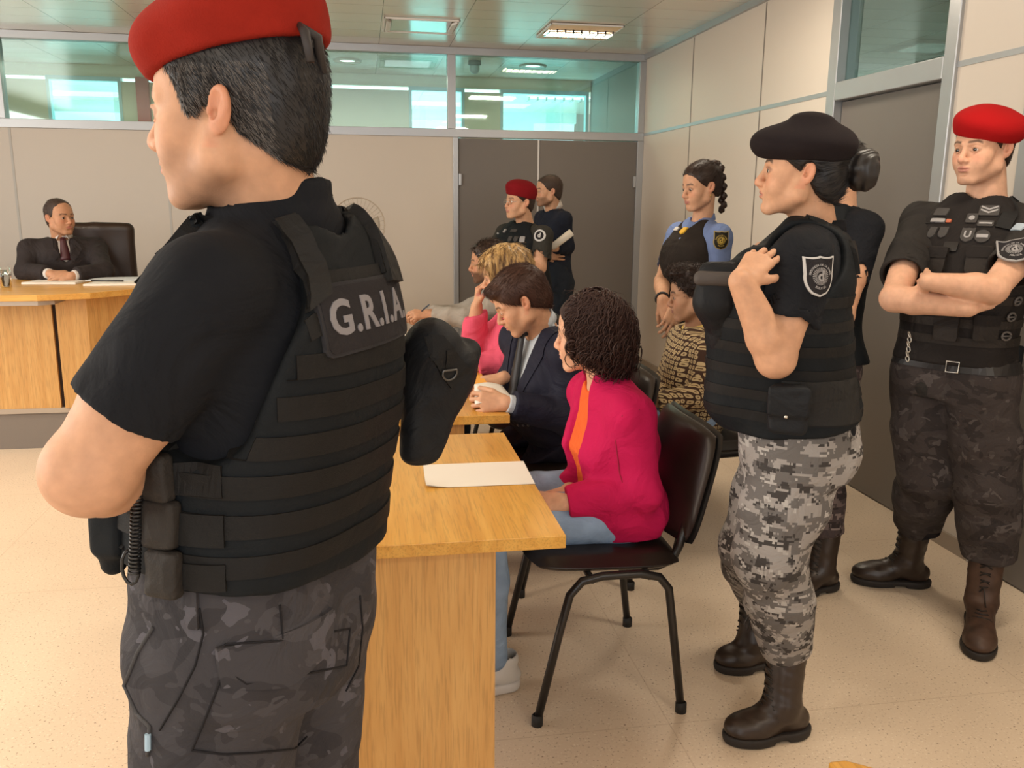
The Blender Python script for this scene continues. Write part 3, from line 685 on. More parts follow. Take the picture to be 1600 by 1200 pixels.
def head_color(V, hc, Rm, s, base, f=None, brow=(.05, .03, .02), lips=(.52, .20, .15), stubble=0, beard=0, hairc=None, browth=1.0, iswoman=False):
    h = dict(HB); h.update(f or {}); q = ((V-hc)@Rm)/s; q[:, 0] /= h['w']; q[:, 1] /= h['d']; c = np.tile(np.array(base, float), (len(V), 1)); x = np.abs(q[:, 0]); y = q[:, 1]; z = q[:, 2]
    ss = lambda a, b, v: np.clip((v-a)/(b-a), 0, 1)**2*(3-2*np.clip((v-a)/(b-a), 0, 1)); face = ss(.045, .07, y)*(np.abs(z) < .14)*(x < .09)
    red = np.exp(-((x-.042)**2/.0004+(z+.022)**2/.0003))*face; c *= (1+red[:, None]*np.array([.06, -.10, -.10]))
    nz = np.exp(-(x**2/.00012+(z+.028)**2/.0002))*ss(.09, .1, y); c *= (1+nz[:, None]*np.array([.05, -.10, -.08]))
    lp = ss(1.12, .88, np.sqrt((x/.0235)**2+((z+.0582)/.0098)**2))*(y > .075); c = c*(1-lp[:, None]*.85)+np.array(lips)*lp[:, None]*.85
    bz = .0255+.006*np.clip(x/.05, 0, 1)-.010*np.clip((x-.040)/.018, 0, 1); br = ss(.0058*browth, .0022*browth, np.abs(z-bz))*ss(.009, .016, x)*ss(.058, .050, x)*(y > .05)
    c = c*(1-br[:, None]*.85)+np.array(brow)*br[:, None]*.85
    el = ss(1.25, .95, np.sqrt(((x-.0325)/.0165)**2+((z-.0045)/.0085)**2))*(y > .06); c = c*(1-el[:, None]*(.55 if iswoman else .30))+np.array((.10, .05, .035))*el[:, None]*(.55 if iswoman else .30)
    if stubble or beard:
        b = ss(-.030, -.050, z+.02*ss(.05, .0, y))*ss(.085, .06, x)*ss(-.02, .01, y)*ss(-.125, -.105, z); b = np.maximum(b, ss(-.036, -.044, z)*ss(.03, .024, x)*(y > .07)); b = b*(1-lp)
        k_ = max(stubble, beard); hcx = np.array(hairc if hairc is not None else brow); c = c*(1-b[:, None]*k_)+hcx*b[:, None]*k_
    ear = ss(.074, .08, x)*(np.abs(y+.01) < .03)*(np.abs(z) < .04); c *= (1+ear[:, None]*np.array([.04, -.12, -.12]))
    return c
def eyes(parent, hc, Rm, s, f=None, look=(0, 1, 0), iris=(.05, .025, .015)):
    h = dict(HB); h.update(f or {}); n1, n2 = 20, 28; dirs = []
    for i in range(n1+1):
        for j in range(n2): a = math.pi*i/n1; b = 2*math.pi*j/n2; dirs.append((math.sin(a)*math.cos(b), math.cos(a), math.sin(a)*math.sin(b)))
    dirs = np.array(dirs); F = np.array([(i*n2+j, i*n2+(j+1) % n2, (i+1)*n2+(j+1) % n2, (i+1)*n2+j) for i in range(n1) for j in range(n2)])[:, ::-1]
    lf = frame_from(unit(look)); 
    for sx in (-1, 1):
        c = hc+Rm@(np.array([sx*.0325*h['w'], .0775*h['d'], .003])*s); V = c+(dirs@lf.T@Rm.T)*.0122*s
        ang = dirs[:, 1]; col = np.where(ang[:, None] > .93, np.array([[.01, .01, .01]]), np.where(ang[:, None] > .80, np.array([iris]), np.array([[.62, .56, .50]])))
        mesh_np('eye', V, F, eye_m, parent, col=col)
def hand(S, wr, d, n, thumb, s=1.0, curl=(20, 25, 30, 35), tcurl=20, spread=1.0, thumb_out=1.0, side=None):
    'wr wrist point, d direction to the fingers, n = back-of-hand normal, thumb = +1/-1 : thumb on +cross(d,n) side or the other'
    d = unit(d); n = unit(n-np.dot(n, d)*d); t = np.cross(d, n)*thumb; wr = np.asarray(wr, float)
    kn = []
    for i, (off, ln) in enumerate(((.030, .088), (.010, .092), (-.010, .088), (-.028, .080))):
        k0 = wr+t*off*.55*s+d*.012*s; k1 = wr+t*off*s*spread**.3+d*ln*s+n*(.003 if i in (1, 2) else 0)*s; S.cone(k0, k1, .014*s, .0115*s, .012*s); kn.append(k1)
    for i, (k1, lens, r) in enumerate(zip(kn, ((.042, .025, .021), (.046, .029, .022), (.043, .027, .022), (.033, .021, .019)), (.0092, .0094, .0090, .0080))):
        c = curl[i]; fan = (1.5-i)*4.5*spread; dd = unit(d*math.cos(R_(fan))+t*math.sin(R_(fan))); p = k1; a = R_(c*.75)
        for j, l in enumerate(lens):
            v = dd*math.cos(a)-n*math.sin(a); q = p+v*l*s; S.cone(p, q, (r-.0006*j)*s, (r-.0006*(j+1))*s, .003*s if j == 0 else .002*s); p = q; a += R_(c*(1.15 if j == 0 else .8))
    b0 = wr+t*.018*s+d*.022*s-n*.004*s; ta = R_(38*thumb_out); v = unit(d*math.cos(ta)+t*math.sin(ta)-n*.30); m1 = b0+v*.042*s; S.cone(b0, m1, .0165*s, .0125*s, .010*s)
    v2 = unit(d*math.cos(ta*.55)+t*math.sin(ta*.55)-n*(.25+tcurl/60)); m2 = m1+v2*.032*s; S.cone(m1, m2, .0115*s, .0105*s, .003*s); v3 = unit(v2+d*.2-n*tcurl/80); S.cone(m2, m2+v3*.027*s, .0105*s, .0085*s, .002*s)
def arm(S, sh, el, wr, r=(.050, .044, .040, .027), k=.02, fat=1.0):
    sh, el, wr = [np.asarray(v, float) for v in (sh, el, wr)]; r = [x*fat for x in r]
    m1 = sh*.45+el*.55; S.cone(sh, m1, r[0], r[0]*.96, k); S.cone(m1, el, r[0]*.96, r[1]*.92, k); S.sph(el, r[1]*.93, .012)
    m2 = el*.72+wr*.28; S.cone(el, m2, r[1]*.93, r[2]*1.04, .015); S.cone(m2, wr, r[2]*1.04, r[3], .015)
MALE = dict(hip=(.172, .118, .128), waist=(.158, .118, .110), rib=(.160, .125, .115), chest=(.172, .125, .122), arm=(.178, .105, .110), sh=(.150, .070, .078), neck=(.068, .055, .062))
FEM = dict(hip=(.176, .115, .135), waist=(.138, .105, .100), rib=(.140, .115, .100), chest=(.150, .130, .105), arm=(.150, .095, .098), sh=(.125, .060, .068), neck=(.055, .048, .052))
def torso_secs(pel, chest, nk, hside, sside, sz=MALE, k=1.0, fat=0.0, s=1.0):
    'pel: pelvis centre (hip-joint height), chest: centre at nipple height, nk: base of neck (C7/collar height)'
    pel, chest, nk = [np.asarray(v, float) for v in (pel, chest, nk)]; hs, ss_ = unit(hside), unit(sside)
    mid = lambda a, b, t: a*(1-t)+b*t; f = lambda nm, d=0: [x*s*k+d for x in sz[nm]]
    c = lambda p, sd, nm, d=0: (p, sd, *f(nm, d))
    dn = unit(pel-chest)
    return [c(pel+dn*.06*s, hs, 'hip', -.012), c(pel, hs, 'hip'), c(mid(pel, chest, .38), unit(hs+ss_*.5), 'waist', fat), c(mid(pel, chest, .70), ss_, 'rib', fat*.6), c(chest, ss_, 'chest', fat*.3), c(mid(chest, nk, .42), ss_, 'arm'), c(mid(chest, nk, .80), ss_, 'sh'), c(mid(chest, nk, 1.03), ss_, 'neck')]
def boot(parent, heel, toe, up, mat, sole_m, h=.24, s=1.0, laces=True, name='boot', rr=.052, res=.005):
    'heel,toe ground points (back of heel, tip of toe); up = top point of the shaft axis'
    heel, toe, up = [np.asarray(v, float) for v in (heel, toe, up)]; f = unit(toe-heel); L = np.linalg.norm(toe-heel); sd = np.cross(f, (0, 0, 1)); Rm = np.array([sd, f, (0, 0, 1)]).T; z = np.array([0, 0, 1.0])
    S = SDF(res); ank = heel+f*.085*s+z*.10*s
    S.cone(ank, up, rr*.92, rr*1.02, .02); S.ell(heel+f*.055*s+z*.05*s, (.036*s, .052*s, .042*s), Rm, .02); S.cone(ank-z*.02, toe-f*.09*s+z*.045*s, .044*s, .040*s, .03); S.ell(toe-f*.078*s+z*.042*s, (.050*s, .080*s, .040*s), Rm, .02)
    S.half(up, up-ank, .003, 's'); S.half(heel+z*.022, -z, .002, 's')
    S.disp = lambda p: fold(p, 55, .0016, 3, (1, 1, 2.2)); S.dm = .003
    o = sdf_obj(name, S, mat, parent)
    T = SDF(res*.8); T.ell(heel+f*.05*s+z*.02, (.040*s, .055*s, .06), Rm, .01); T.cone(heel+f*.06*s+z*.02, toe-f*.09*s+z*.02, .040*s, .047*s, .02); T.ell(toe-f*.075*s+z*.02, (.052*s, .080*s, .05), Rm, .02); T.half(heel+z*.030, z, .003, 's'); T.half(heel+z*.001, -z, .002, 's'); T.box(heel+f*L*.40-z*.002, (.09, .022, .012), Rm, .002, .004, 's')
    so = sdf_obj('sole', T, sole_m, o)
    so.location = (0, 0, 0)
    if laces:
        bv = bvh_of(o); m = MB(); ls = []
        for i in range(8):
            t = i/7; c = (toe-f*.135*s+z*.07*s)*(1-t)+(up+f*rr*1.0-z*.03)*t; c = c if i < 4 else c
            for sg in (-1, 1):
                a = np.array(bv.find_nearest(Vector(c+sd*.024*sg))[0]); b = np.array(bv.find_nearest(Vector(c-sd*.024*sg+z*.012))[0]); mm = np.array(bv.find_nearest(Vector(c+f*.01+z*.01))[0])+f*.005+z*.003; m.tube([a, mm, b], .0024, 5)
        lo = m.build('laces', M('black_lace', (.02, .015, .012), .7), o, smooth=True)
    return o
def bmat_fix(): pass
def hair_shell(S, hc, Rm, s=1.0, th=.008, f=None, hl=.072, nape=-.080, burn=.0, ear=True, back=1.0):
    'close hair cap; hl = height of the hair line on the forehead, nape = where it ends at the back (head-local)'
    h = dict(HB); h.update(f or {}); w_ = h['w']; L = lambda x, y, z: hc+Rm@(np.array([x*w_, y, z])*s)
    S.ell(L(0, -.014, .046), np.array([(.0765*w_+th*.8), .098+th, .084+th])*s, Rm, .01); S.ell(L(0, .036, .040), np.array([.060*w_+th*.7, .046+th*.7, .055+th])*s, Rm, .03); S.ell(L(0, -.040, -.015), np.array([.058*w_+th*.6, .062+th*back, .072])*s, Rm, .03)
    S.ell(L(0, .115, hl-.092), np.array([.112*w_, .100, .095])*s, Rm, .008, 's')
    pn = Rm@unit(np.array([0, -.62, -1.0])); S.half(L(0, -.015, -.018+burn), Rm@unit([0, .25, -1.0]) if False else Rm@unit([0, (nape+.018)/-.085*-1.0*-1 if False else .75, -1.0]), .004, 's')
    S.half(L(0, -.1, nape), Rm@np.array([0, 0, -1.0]), .004, 's')
    if ear:
        for sx in (-1, 1): S.ell(L(sx*.088, -.008, -.004), np.array([.022, .0235, .036])*s, Rm, .003, 's')
def shoe_leg(): pass
def leg_sdf(S, hip, kn, an, r=(.092, .066, .055), k=.03, bag=1.0):
    hip, kn, an = [np.asarray(v, float) for v in (hip, kn, an)]; m = hip*.5+kn*.5; S.cone(hip, m, r[0]*bag, (r[0]*.55+r[1]*.45)*bag, k); S.cone(m, kn, (r[0]*.55+r[1]*.45)*bag, r[1]*bag, .02); m2 = kn*.6+an*.4; S.cone(kn, m2, r[1]*bag, r[1]*.98*bag, .02); S.cone(m2, an, r[1]*.98*bag, r[2]*bag, .02)
class Person:
    'holds a skeleton; every garment is its own solid grown round it'
    def __init__(s, label, base, hc, hd, nk, chest, pel, body_az, shoulder_az=None, size=MALE, k=1.0, skin='warm', face=None, hs=1.0, res=.003, cres=.006, arms=None, legs=None, group=None, sw=.185, fat=0.0, armfat=1.0, neckr=(.056, .064), colkw=None, look=(0, 1, 0), headpitch=0, headroll=0, shz=-.075, iris=(.05, .025, .015)):
        s.root = empty('person', base, label, 'person', group); s.hc = np.array(hc, float); s.Rm = headframe(hd, headpitch, headroll); s.hs = hs; s.f = face or {}
        s.nk, s.chest, s.pel = [np.array(v, float) for v in (nk, chest, pel)]; s.baz = body_az; s.saz = body_az if shoulder_az is None else shoulder_az
        s.hside = np.cross(az(body_az), (0, 0, 1)); s.sside = np.cross(az(s.saz), (0, 0, 1)); s.size = size; s.k = k; s.fat = fat; s.res = res; s.cres = cres; s.af = armfat
        s.secs = torso_secs(s.pel, s.chest, s.nk, s.hside, s.sside, size, k, fat, 1.0)
        upv = unit(s.nk-s.chest); s.up = upv
        s.sh = {1: s.nk+s.sside*sw+upv*shz, -1: s.nk-s.sside*sw+upv*shz}   # 1 = own right, -1 = own left
        s.arms = {a['side']: a for a in (arms or [])}
        for a in s.arms.values():
            if 'sh' in a: s.sh[a['side']] = np.array(a['sh'], float)
        s.legs = legs or []
        S = SDF(res); head_sdf(S, s.hc, s.Rm, hs, s.f, neck=[(s.nk-upv*.02, neckr[0], neckr[1])]); S.loft(s.secs[2:], -.022, .03, 'u', sub=3)
        for sd, a in s.arms.items():
            el, wr = np.array(a['el'], float), np.array(a['wr'], float); S.cone(s.nk-upv*.05, s.sh[sd], .045, .045, .03); arm(S, s.sh[sd], el, wr, fat=armfat*a.get('fat', 1))
            if a.get('hand'): hd_ = a['hand']; hand(S, wr, hd_['d'], hd_['n'], hd_.get('th', 1), s=hd_.get('s', 1.0), curl=hd_.get('curl', (20, 25, 30, 35)), tcurl=hd_.get('tc', 20), spread=hd_.get('spread', 1), thumb_out=hd_.get('to', 1))
        ck = colkw or {}; base_c = np.array(SKIN[skin])
        def cf(V):
            c = head_color(V, s.hc, s.Rm, hs, base_c, s.f, **ck); far = np.linalg.norm(V-s.hc, axis=1) > .19; c[far] = base_c; return c
        s.body = sdf_obj('body', S, skin_m, s.root, cf, rl=1); eyes(s.root, s.hc, s.Rm, hs, s.f, look, iris)
    def L(s, x, y, z): return s.hc+s.Rm@(np.array([x*s.f.get('w', 1), y, z])*s.hs)
    def sleeve(s, S, sd, t0, r1, r2, o=.014, k=.03, open_=True, to='el', bend=None):
        'sleeve on arm sd down to fraction t0 of the upper arm (t0<=1) or 1+fraction of the fore-arm'
        a = s.arms[sd]; sh, el, wr = s.sh[sd], np.array(a['el'], float), np.array(a['wr'], float); T = SDF(s.cres)
        if t0 <= 1: hem = sh+(el-sh)*t0; T.cone(sh, hem+unit(el-sh)*.02, r1, r2, .02); hd_ = unit(el-sh)
        else:
            hem = el+(wr-el)*(t0-1); T.cone(sh, el, r1, (r1+r2)*.5, .02); T.cone(el, hem+unit(wr-el)*.02, (r1+r2)*.52, r2, .03); hd_ = unit(wr-el)
        T.half(hem, hd_, .003, 's', c=hem, R=.12)
        if open_ and t0 <= 1: T.cone(hem-hd_*.03, hem+hd_*.05, r2*.86, r2*.9, .004, 's')
        S.merge(T, k)
    def shirt(s, mat, name='t_shirt', o=.010, t0=.62, r=(.072, .072), bottom=None, collar=None, fold_=(26, .0035), nk_r=.066, k=.03, long=False, extra=None, sd_list=(1, -1), v_neck=0, hem_dz=0, cut_up=True, rise=0):
        S = SDF(s.cres); S.loft(s.secs, o, .02, 'u')
        for sd in s.arms: S.cone(s.nk-s.up*.045, s.sh[sd], .040+o, .046+o, .035)
        for sd in s.arms:
            if sd in sd_list: s.sleeve(S, sd, t0, r[0]*s.af, r[1]*s.af, k=k)
        if extra: extra(S)
        nku = unit(s.hc-s.nk)
        if cut_up:
            fdir = np.cross(s.up, s.sside); n = unit(s.up*1.0+np.cross(s.sside, s.up)*-0.0+np.cross(s.up, s.sside)*.28)
            S.half(s.nk+s.up*(.022+rise)+fdir*0, n, .004, 's', c=s.nk+s.up*.16, R=.2)
        S.cone(s.nk-s.up*.03, s.nk+nku*.10, nk_r, nk_r+.005, .006, 's')
        if v_neck: fd = np.cross(s.up, s.sside); S.cone(s.nk+fd*.05+s.up*.03, s.nk+fd*.12-s.up*v_neck, .045, .006, .01, 's')
        if bottom is not None: S.half(bottom, s.pel-s.chest, .003, 's', c=s.pel, R=.35)
        S.disp = lambda p: fold(p, fold_[0], fold_[1], 5, (1, 1, .7))+fold(p, fold_[0]*2.3, fold_[1]*.35, 8); S.dm = .006
        o_ = sdf_obj(name, S, mat, s.root); s.shirt_o = o_; return o_
    def collar_ring(s, mat, r=.068, h=.018, dz=.016, name='collar', tilt=.28, parent=None, th=.004):
        fdir = np.cross(s.up, s.sside); n = unit(s.up+fdir*tilt*-1*-1) if False else unit(s.up+fdir*tilt); c = s.nk+s.up*dz
        x = s.sside; y = unit(np.cross(n, x)); V = []; m = MB(); K = 40; ring = []
        for i in range(K): a = 2*math.pi*i/K; ring.append(c+(x*math.cos(a)*r+y*math.sin(a)*r*.98))
        rows = [[p-n*h*.5+unit(p-c)*.003 for p in ring], [p+n*h*.5 for p in ring]]; inn = [[p-n*h*.5-unit(p-c)*th for p in ring], [p+n*h*.5-unit(p-c)*th for p in ring]]
        allp = rows[0]+rows[1]+inn[1]+inn[0]; F = []
        for b in range(4):
            for i in range(K): F.append((b*K+i, b*K+(i+1) % K, ((b+1) % 4)*K+(i+1) % K, ((b+1) % 4)*K+i))
        m.add(allp, F); return m.build(name, mat, parent or s.root, smooth=True)
    def trousers(s, mat, name='trousers', o=.012, bag=1.0, legs=None, waist=.30, fold_=(24, .005), r=(.094, .068, .055), hems=True, rises=.0, kf=.03):
        S = SDF(s.cres); S.loft(s.secs[:4], o, .02, 'u')
        for (hip, kn, an) in (legs or s.legs):
            leg_sdf(S, hip, kn, an, r, kf, bag); S.half(an, np.array(an)-np.array(kn), .003, 's', c=np.array(an)+unit(np.array(an)-np.array(kn))*.12, R=.13)
        top = s.pel*(1-waist)+s.chest*waist; S.half(top, s.chest-s.pel, .003, 's', c=s.chest, R=.6)
        S.disp = lambda p: fold(p, fold_[0], fold_[1], 11, (1, 1, 1.5))+fold(p, fold_[0]*2.1, fold_[1]*.35, 12); S.dm = .008
        o_ = sdf_obj(name, S, mat, s.root); s.trous = o_; return o_
    def vest(s, mat, name='vest', o=.034, n=2.7, bot=.06, cuts=(), top=.0, hole=.088, neckhole=.09, nkd=.01, extra=None, bulge=0, shoulder_in=.0, front_open=0, k2=1):
        S = SDF(s.cres); S.loft(s.secs, o, .02, 'u', n=n)
        if extra: extra(S)
        S.half(s.pel+(s.chest-s.pel)*bot, s.pel-s.chest, .006, 's', c=s.pel-(s.chest-s.pel), R=.9)
        upv = s.up
        for sd in (1, -1):
            out = s.sside*sd; shp = s.nk+out*(.185-shoulder_in)+upv*-.055; S.cone(shp+upv*.02, shp+out*.16+upv*.02, hole, hole+.03, .02, 's'); S.cone(shp+out*.02, shp+out*.05-upv*.15, hole*.95, hole*.55, .02, 's'); 
        S.cone(s.nk-upv*(.03+nkd), s.nk+upv*.15, neckhole, neckhole+.03, .015, 's')
        S.half(s.nk+upv*(.035+top), upv, .01, 's', c=s.nk+upv*.3, R=.28)
        for a_, b_, r1_, r2_ in cuts: S.cone(a_, b_, r1_, r2_, .02, 's')
        S.disp = lambda p: fold(p, 18, .003, 21); S.dm = .004
        o_ = sdf_obj(name, S, mat, s.root); s.vest_o = o_; return o_
    def beret(s, mat, c=(0, -.005, .105), rad=(.115, .140, .045), pitch=0, roll=0, yaw=0, band=True, extra=None, parent=None, name='beret', fold_=(26, .0025)):
        S = SDF(min(s.cres, .004)); ca, sa = math.cos(R_(yaw)), math.sin(R_(yaw)); cp, sp = math.cos(R_(pitch)), math.sin(R_(pitch)); cr, sr = math.cos(R_(roll)), math.sin(R_(roll))
        Rl = np.array([[ca, -sa, 0], [sa, ca, 0], [0, 0, 1]])@np.array([[1, 0, 0], [0, cp, -sp], [0, sp, cp]])@np.array([[cr, 0, sr], [0, 1, 0], [-sr, 0, cr]]); s.bR = s.Rm@Rl; cw = s.L(*c)
        S.ell(cw, np.array(rad)*s.hs, s.bR, .01); S.ell(s.L(0, -.012, .058), np.array([.0865*s.f.get('w', 1), .108, .085])*s.hs, s.Rm, .03)
        if extra: extra(S)
        S.half(cw-s.bR@np.array([0, 0, rad[2]*.80])*s.hs, s.bR@np.array([0, 0, -1.0]), .006, 's')
        S.disp = lambda p: fold(p, fold_[0], fold_[1], 31); S.dm = .004
        return sdf_obj(name, S, mat, s.root)
    def hair(s, mat, th=.008, hl=.072, nape=-.08, burn=0, ear=True, strands_n=2500, L=.018, rad=.0007, lift=.25, flow=(0, -.6, -.8), extra=None, curl=0, droop=0, curlr=.004, segs=4, res=None, jit=.25, name='hair', rough=(40, .0015), back=1.0, mask=None, smat=None):
        S = SDF(res or min(s.res, .003)); hair_shell(S, s.hc, s.Rm, s.hs, th, s.f, hl, nape, burn, ear, back)
        if extra: extra(S)
        S.disp = lambda p: fold(p@s.Rm.astype(f4), rough[0], rough[1], 41, (3, 1, 1)); S.dm = .003
        V, F = S.poly(); V = relax(V, F, 1, .4); Ns = vnormals(V, F); fs = [F]; vs = [V]
        if strands_n:
            q = ((V-s.hc)@s.Rm)/s.hs; dist = np.linalg.norm(q, axis=1); ok = dist > .055
            if mask is not None: ok &= mask(q)
            idx = np.random.RandomState(5).choice(np.where(ok)[0], strands_n); rt = V[idx]; nn = Ns[idx]
            fl = flow(q[idx]) if callable(flow) else np.tile(np.array(flow, float), (len(idx), 1)); fl = fl@s.Rm.T; fl = fl-(fl*nn).sum(1)[:, None]*nn; fl /= np.linalg.norm(fl, axis=1)[:, None]+1e-9
            Ls = L*(.6+.8*np.random.RandomState(6).rand(len(idx))); sv, sf = strands(rt-nn*.001, nn, fl, Ls, rad, segs, lift, curl, curlr, droop, jit=jit); vs.append(sv); fs.append(sf+len(V))
        o = mesh_np(name, np.concatenate(vs), np.concatenate(fs), mat, s.root); SDFM[o.name] = (V, F); s.hair_o = o; return o
black = (.012, .012, .013)
def fabric(name, col, rough=.85, sc=260, bump=.25, vary=.1, sheen=0, wr=.85, ws=6.5, wd=.030):
    'woven cloth: large soft creases plus a fine weave'
    if name in MATS: return MATS[name]
    m, nt, b = nmat(name); b.inputs['Base Color'].default_value = (*col, 1); b.inputs['Roughness'].default_value = rough; b.inputs['Specular IOR Level'].default_value = .18
    tc = N(nt, 'ShaderNodeTexCoord'); n1 = N(nt, 'ShaderNodeTexNoise'); n1.inputs['Scale'].default_value = ws; n1.inputs['Detail'].default_value = 5; n1.inputs['Roughness'].default_value = .45; n1.inputs['Distortion'].default_value = 1.3; lk(nt, tc.outputs['Object'], n1.inputs['Vector'])
    n2 = N(nt, 'ShaderNodeTexNoise'); n2.inputs['Scale'].default_value = sc; n2.inputs['Detail'].default_value = 3; lk(nt, tc.outputs['Object'], n2.inputs['Vector'])
    b1 = N(nt, 'ShaderNodeBump'); b1.inputs['Strength'].default_value = wr; b1.inputs['Distance'].default_value = wd; lk(nt, n1.outputs[0], b1.inputs['Height'])
    b2 = N(nt, 'ShaderNodeBump'); b2.inputs['Strength'].default_value = bump; b2.inputs['Distance'].default_value = .0015; lk(nt, n2.outputs[0], b2.inputs['Height']); lk(nt, b1.outputs[0], b2.inputs['Normal']); lk(nt, b2.outputs[0], b.inputs['Normal'])
    if vary:
        n3 = N(nt, 'ShaderNodeTexNoise'); n3.inputs['Scale'].default_value = 12; n3.inputs['Detail'].default_value = 4; lk(nt, tc.outputs['Object'], n3.inputs['Vector'])
        rp = N(nt, 'ShaderNodeMapRange'); rp.inputs['From Min'].default_value = .3; rp.inputs['From Max'].default_value = .7; rp.inputs['To Min'].default_value = 1-vary; rp.inputs['To Max'].default_value = 1+vary; lk(nt, n3.outputs[0], rp.inputs[0])
        mx = N(nt, 'ShaderNodeMix', data_type='RGBA', blend_type='MULTIPLY'); mx.inputs[0].default_value = 1; mx.inputs[6].default_value = (*col, 1); lk(nt, rp.outputs[0], mx.inputs[7]); lk(nt, mx.outputs[2], b.inputs['Base Color'])
    MATS[name] = m; return m
tee_black = fabric('black_cotton', (.0095, .0105, .0135)); vest_black = fabric('black_cordura', (.0075, .0095, .0115), .72, 420, .3, wr=.4); web_black = fabric('black_webbing', (.0115, .0110, .0108), .6, 700, .4, wr=.25)
patch_black = fabric('black_patch', (.022, .020, .022), .8, 600, .3); thread_grey = M('grey_embroidery', (.30, .29, .29), .6, bump=.3, bscale=700, bdist=.0006); light_grey = M('pale_embroidery', (.55, .54, .53), .6)
red_wool = M('red_wool_felt', (.27, .018, .010), .95, bump=.6, bscale=420, bdist=.0012, vary=.08, vscale=30, spec=.15)
crimson_wool = M('crimson_wool_felt', (.20, .008, .012), .95, bump=.5, bscale=420, bdist=.001, spec=.15); scarlet_wool = M('scarlet_wool_felt', (.36, .007, .008), .95, bump=.5, bscale=420, bdist=.001, spec=.15)
black_wool = M('black_wool_felt', (.016, .012, .013), .95, bump=.5, bscale=420, bdist=.001, spec=.15)
boot_m = M('black_boot_leather', (.030, .018, .012), .38, bump=.25, bscale=60, bdist=.002); sole_m = M('boot_rubber', (.018, .014, .012), .7)
dcamo = camo('dark_camouflage', [(.050, .047, .052), (.036, .034, .038), (.090, .086, .099), (.064, .060, .066)], 7, thr=(.55, .62, .60))
dcamo2 = camo('dark_brown_camouflage', [(.045, .036, .034), (.030, .024, .023), (.080, .067, .064), (.058, .048, .045)], 7, thr=(.55, .63, .60))
gcamo = camo('grey_digital_camouflage', [(.30, .28, .265), (.135, .125, .120), (.050, .045, .043), (.40, .38, .36)], 15, snap=.0065, thr=(.50, .585, .60))
plastic_black = M('black_plastic', (.015, .014, .014), .35); steel = M('nickel_buckle', (.6, .58, .54), .3, metal=1)
hair_black = M('black_hair', (.010, .008, .008), .42, spec=.5); hair_dkbrown = M('dark_brown_hair', (.028, .014, .009), .45, spec=.4); hair_brown = M('brown_hair', (.050, .024, .014), .5, spec=.35)
def police_patch(parent, bv, px, py, w, h, rim, ground, mark, nm='arm_patch', shape=shield, up=(0, 0, 1)):
    p, n = surf_at(bv, px, py)
    if p is None: return
    m = MB(); V, F = place_flat(bv, p, n, up, grid2(w, h, 12, 14, shape), .002, .002); fr = place_flat.last; m.add(V, F); o = m.build(nm, rim, parent)
    m = MB(); V, F = place_flat(bv, p, n, up, grid2(w*.88, h*.90, 12, 14, shape), .004, .0012, frame=fr); m.add(V, F); m.build('patch_ground', ground, o)
    m = MB(); V2 = []; F2 = []
    for i in range(28):   # rays round the badge
        a = 2*math.pi*i/28; b = len(V2); r0, r1 = w*.14, w*.27
        for r, da in ((r0, -.06), (r0, .06), (r1, .05), (r1, -.05)): V2.append((r*math.cos(a+da), r*math.sin(a+da)))
        F2.append((b, b+1, b+2, b+3))
    V, F = place_flat(bv, p, n, up, (V2, F2), .0055, .0006, frame=fr); m.add(V, F); V2, F2 = text2('d', w*.44, w*.012); V, F = place_flat(bv, p, n, up, (V2, F2), .006, .0012, frame=fr); m.add(V, F); m.build('rays', mark, o)
    def arc_text(t, r, a0, a1, sz, flip=False):
        mm = MB(); k_ = len(t)
        for i, ch in enumerate(t):
            if ch == ' ': continue
            a = R_(a0+(a1-a0)*(i+.5)/k_); V2, F2 = text2(ch, sz, sz*.03); th_ = a-math.pi/2 if not flip else a+math.pi/2; V3 = [(r*math.cos(a)+x*math.cos(th_)-y*math.sin(th_), r*math.sin(a)+x*math.sin(th_)+y*math.cos(th_)) for x, y in V2]; V, F = place_flat(bv, p, n, up, (V3, F2), .0055, .0008, frame=fr); mm.add(V, F)
        mm.build('lettering', mark, o)
    arc_text('PROVINCIA DE LA PAMPA', w*.345, 172, 8, w*.085); arc_text('POLICIA', w*.36, 238, 302, w*.10, True)
    return o
# ------------------------------------------------------------------ nearest guard, seen from behind on the left
def flow_back(q):
    f = np.zeros_like(q); f[:, 1] = -.55; f[:, 2] = -.75; return f
g_f = az(152); g_r = np.cross(g_f, (0, 0, 1))
hc = P(372, 182, 1.17)
nk = np.array([-.115, 1.215, 1.475]); chest = np.array([-.125, 1.235, 1.26]); pel = np.array([-.170, 1.23, .87])
elL = P(140, 735, 1.03); wrL = np.array([-.310, 1.20, 1.12])
g1 = Person('person in black ballistic vest and red beret, back to camera, nearest on the left', (-.17, 1.23, 0), hc, 165, nk, chest, pel, 152, 152, size=MALE, k=1.0, fat=.010, skin='warm', hs=1.03, res=.0025, cres=.005, sw=.20, armfat=1.22, neckr=(.060, .066),
    headpitch=-2, arms=[dict(side=-1, el=elL, wr=wrL, sh=nk-g_r*.175+np.array([.015, 0, -.085]), hand=dict(d=g_r*.75+g_f*.25+np.array([0, 0, -.02]), n=g_f, th=1, curl=(15, 15, 18, 20))), dict(side=1, el=np.array([-.10, 1.49, 1.17]), wr=np.array([-.30, 1.44, 1.16]), hand=dict(d=-g_r*.8+g_f*.2, n=g_f, th=-1))],
    legs=[(pel+g_r*.09, pel+g_r*.10+np.array([-.02, .02, -.42]), pel+g_r*.11+np.array([0, .02, -.80])), (pel-g_r*.09, pel-g_r*.12+np.array([-.02, 0, -.42]), pel-g_r*.14+np.array([0, 0, -.80]))],
    colkw=dict(stubble=.28, hairc=(.16, .10, .08), brow=(.02, .015, .012)))
